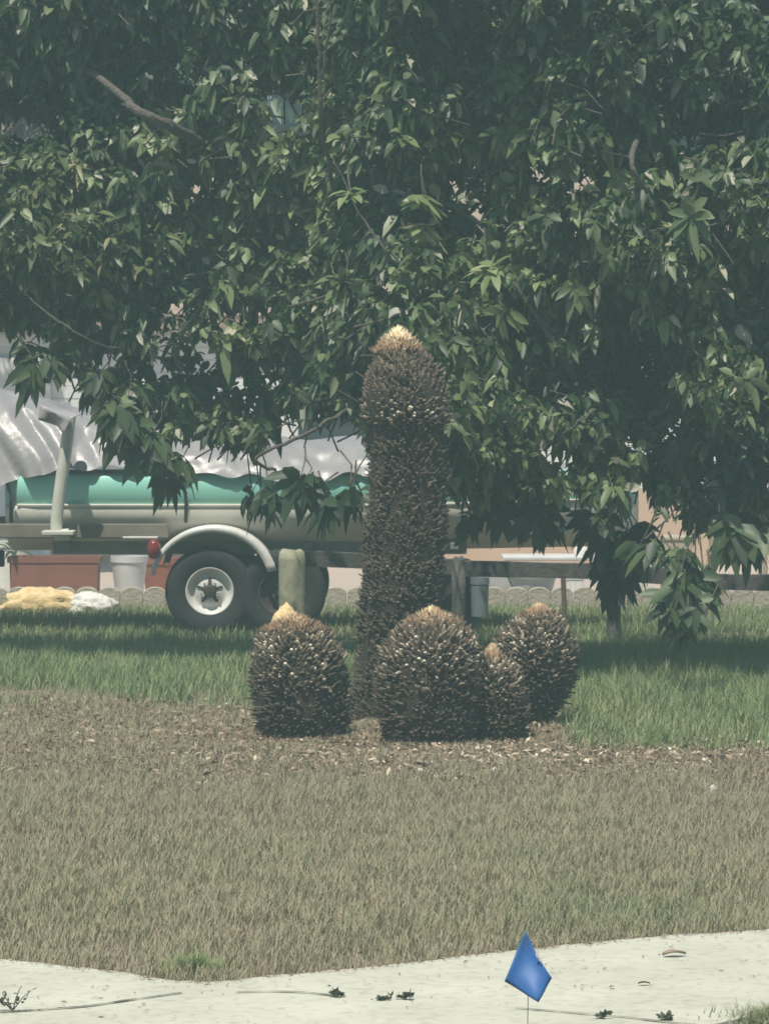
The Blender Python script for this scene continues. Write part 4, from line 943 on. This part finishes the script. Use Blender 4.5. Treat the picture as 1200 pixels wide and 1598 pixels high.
def tree(label, base, x0, x1, y0, y1, z0, z1, n, per, L, W, m, seed, tb_=.5, thr=-.3, s=1.3):
    root = empty('tree', base, label, 'tree', 'trees around the house')
    def smp(nn, r):
        u = nrm(r.normal(size=(nn, 3)))*(r.uniform(.25, 1, nn)**.5)[:, None]
        c = np.array([(x0+x1)/2, (y0+y1)/2, (z0+z1)/2])+u*np.array([(x1-x0)/2, (y1-y0)/2, (z1-z0)/2]); return cull(c, seed*1.7, s, thr)
    _, cl, ax = crown('crown', n, smp, per, L, W, m, root, seed, .4, tb_)
    b = Vector(base); cc = Vector(((x0+x1)/2, (y0+y1)/2, (z0+z1)/2)); r = random.Random(seed)
    ps = [([b+Vector((0, 0, -.1)), b.lerp(cc, .35)+Vector((0, 0, .2)), cc], .18, .07)]
    for k in range(9):
        q = Vector((r.uniform(x0, x1), r.uniform(y0, y1), r.uniform(z0+.3*(z1-z0), z1))); q = cc.lerp(q, .8); ps.append(([b.lerp(cc, .6), b.lerp(cc, .6).lerp(q, .5)+Vector((0, 0, .2)), q], .07, .015))
    limbs('trunk', ps, M['bark'], root)
m_yel = tint_mat('yellow green leaf', [(0, (0.045, 0.07, 0.028)), (.5, (0.085, 0.12, 0.04)), (.85, (0.15, 0.18, 0.06)), (1, (0.26, 0.24, 0.12))], .45, .2)
m_brn = tint_mat('brownish leaf', [(0, (0.075, 0.06, 0.045)), (.5, (0.15, 0.12, 0.09)), (1, (0.26, 0.20, 0.15))], .7, .1)
m_back = tint_mat('mid green leaf', [(0, (0.035, 0.055, 0.03)), (.5, (0.06, 0.09, 0.045)), (1, (0.12, 0.15, 0.075))], .5, .15)
tree('yellow green tree on the left, its small leaves sunlit above the silver tarp', (-3.9, 21.7, 0), -3.5, -.9, 20.8, 22.4, 2.1, 3.25, 1300, 8, .10, .045, m_yel, 5, .45)
tree('brownish thin leaved tree high at the left edge', (-7.6, 31.6, 0), -7.0, -2.2, 30.8, 33.0, 3.1, 6.0, 2300, 8, .12, .045, m_brn, 8, .5)
tree('dense mid green tree rising beyond the house roof at centre', (0.4, 46.6, 0), -5.6, 6.0, 45.3, 49.5, 3.0, 12, 3600, 8, .28, .12, m_back, 11, .45, -.5)
tree('mid green tree rising beyond the house roof at right', (8.6, 46.9, 0), 3.6, 15.6, 45.5, 49.6, 3, 12, 3200, 8, .28, .12, m_back, 12, .4, -.5)
tree('mid green tree rising beyond the house roof at left', (-9.2, 46.0, 0), -16.6, -3.6, 45.3, 49.6, 3, 12, 3200, 8, .28, .12, m_back, 13, .5, -.5)

# ------------------------------------------------------------------ glare veil (added closed box of even volume, standing in for window-glass glare)
def glare_veil():
    bm = bmesh.new(); add_box(bm, (0, 60, 6.5), (200, 200, 15)); bm.normal_update()
    m = bpy.data.materials.new('glare veil volume'); m.use_nodes = True; n = m.node_tree
    n.nodes.remove(n.nodes['Principled BSDF']); v = n.nodes.new('ShaderNodeVolumePrincipled')
    v.inputs['Color'].default_value = (0.64, 0.97, 0.93, 1); v.inputs['Density'].default_value = 0.0070; v.inputs['Anisotropy'].default_value = 0
    n.links.new(v.outputs[0], n.nodes['Material Output'].inputs['Volume'])
    o = bm_obj(bm, 'glare_veil', m); o['kind'] = 'stuff'; o['label'] = 'added pale veil standing in for window glass glare'; o['category'] = 'glare_veil'
glare_veil()
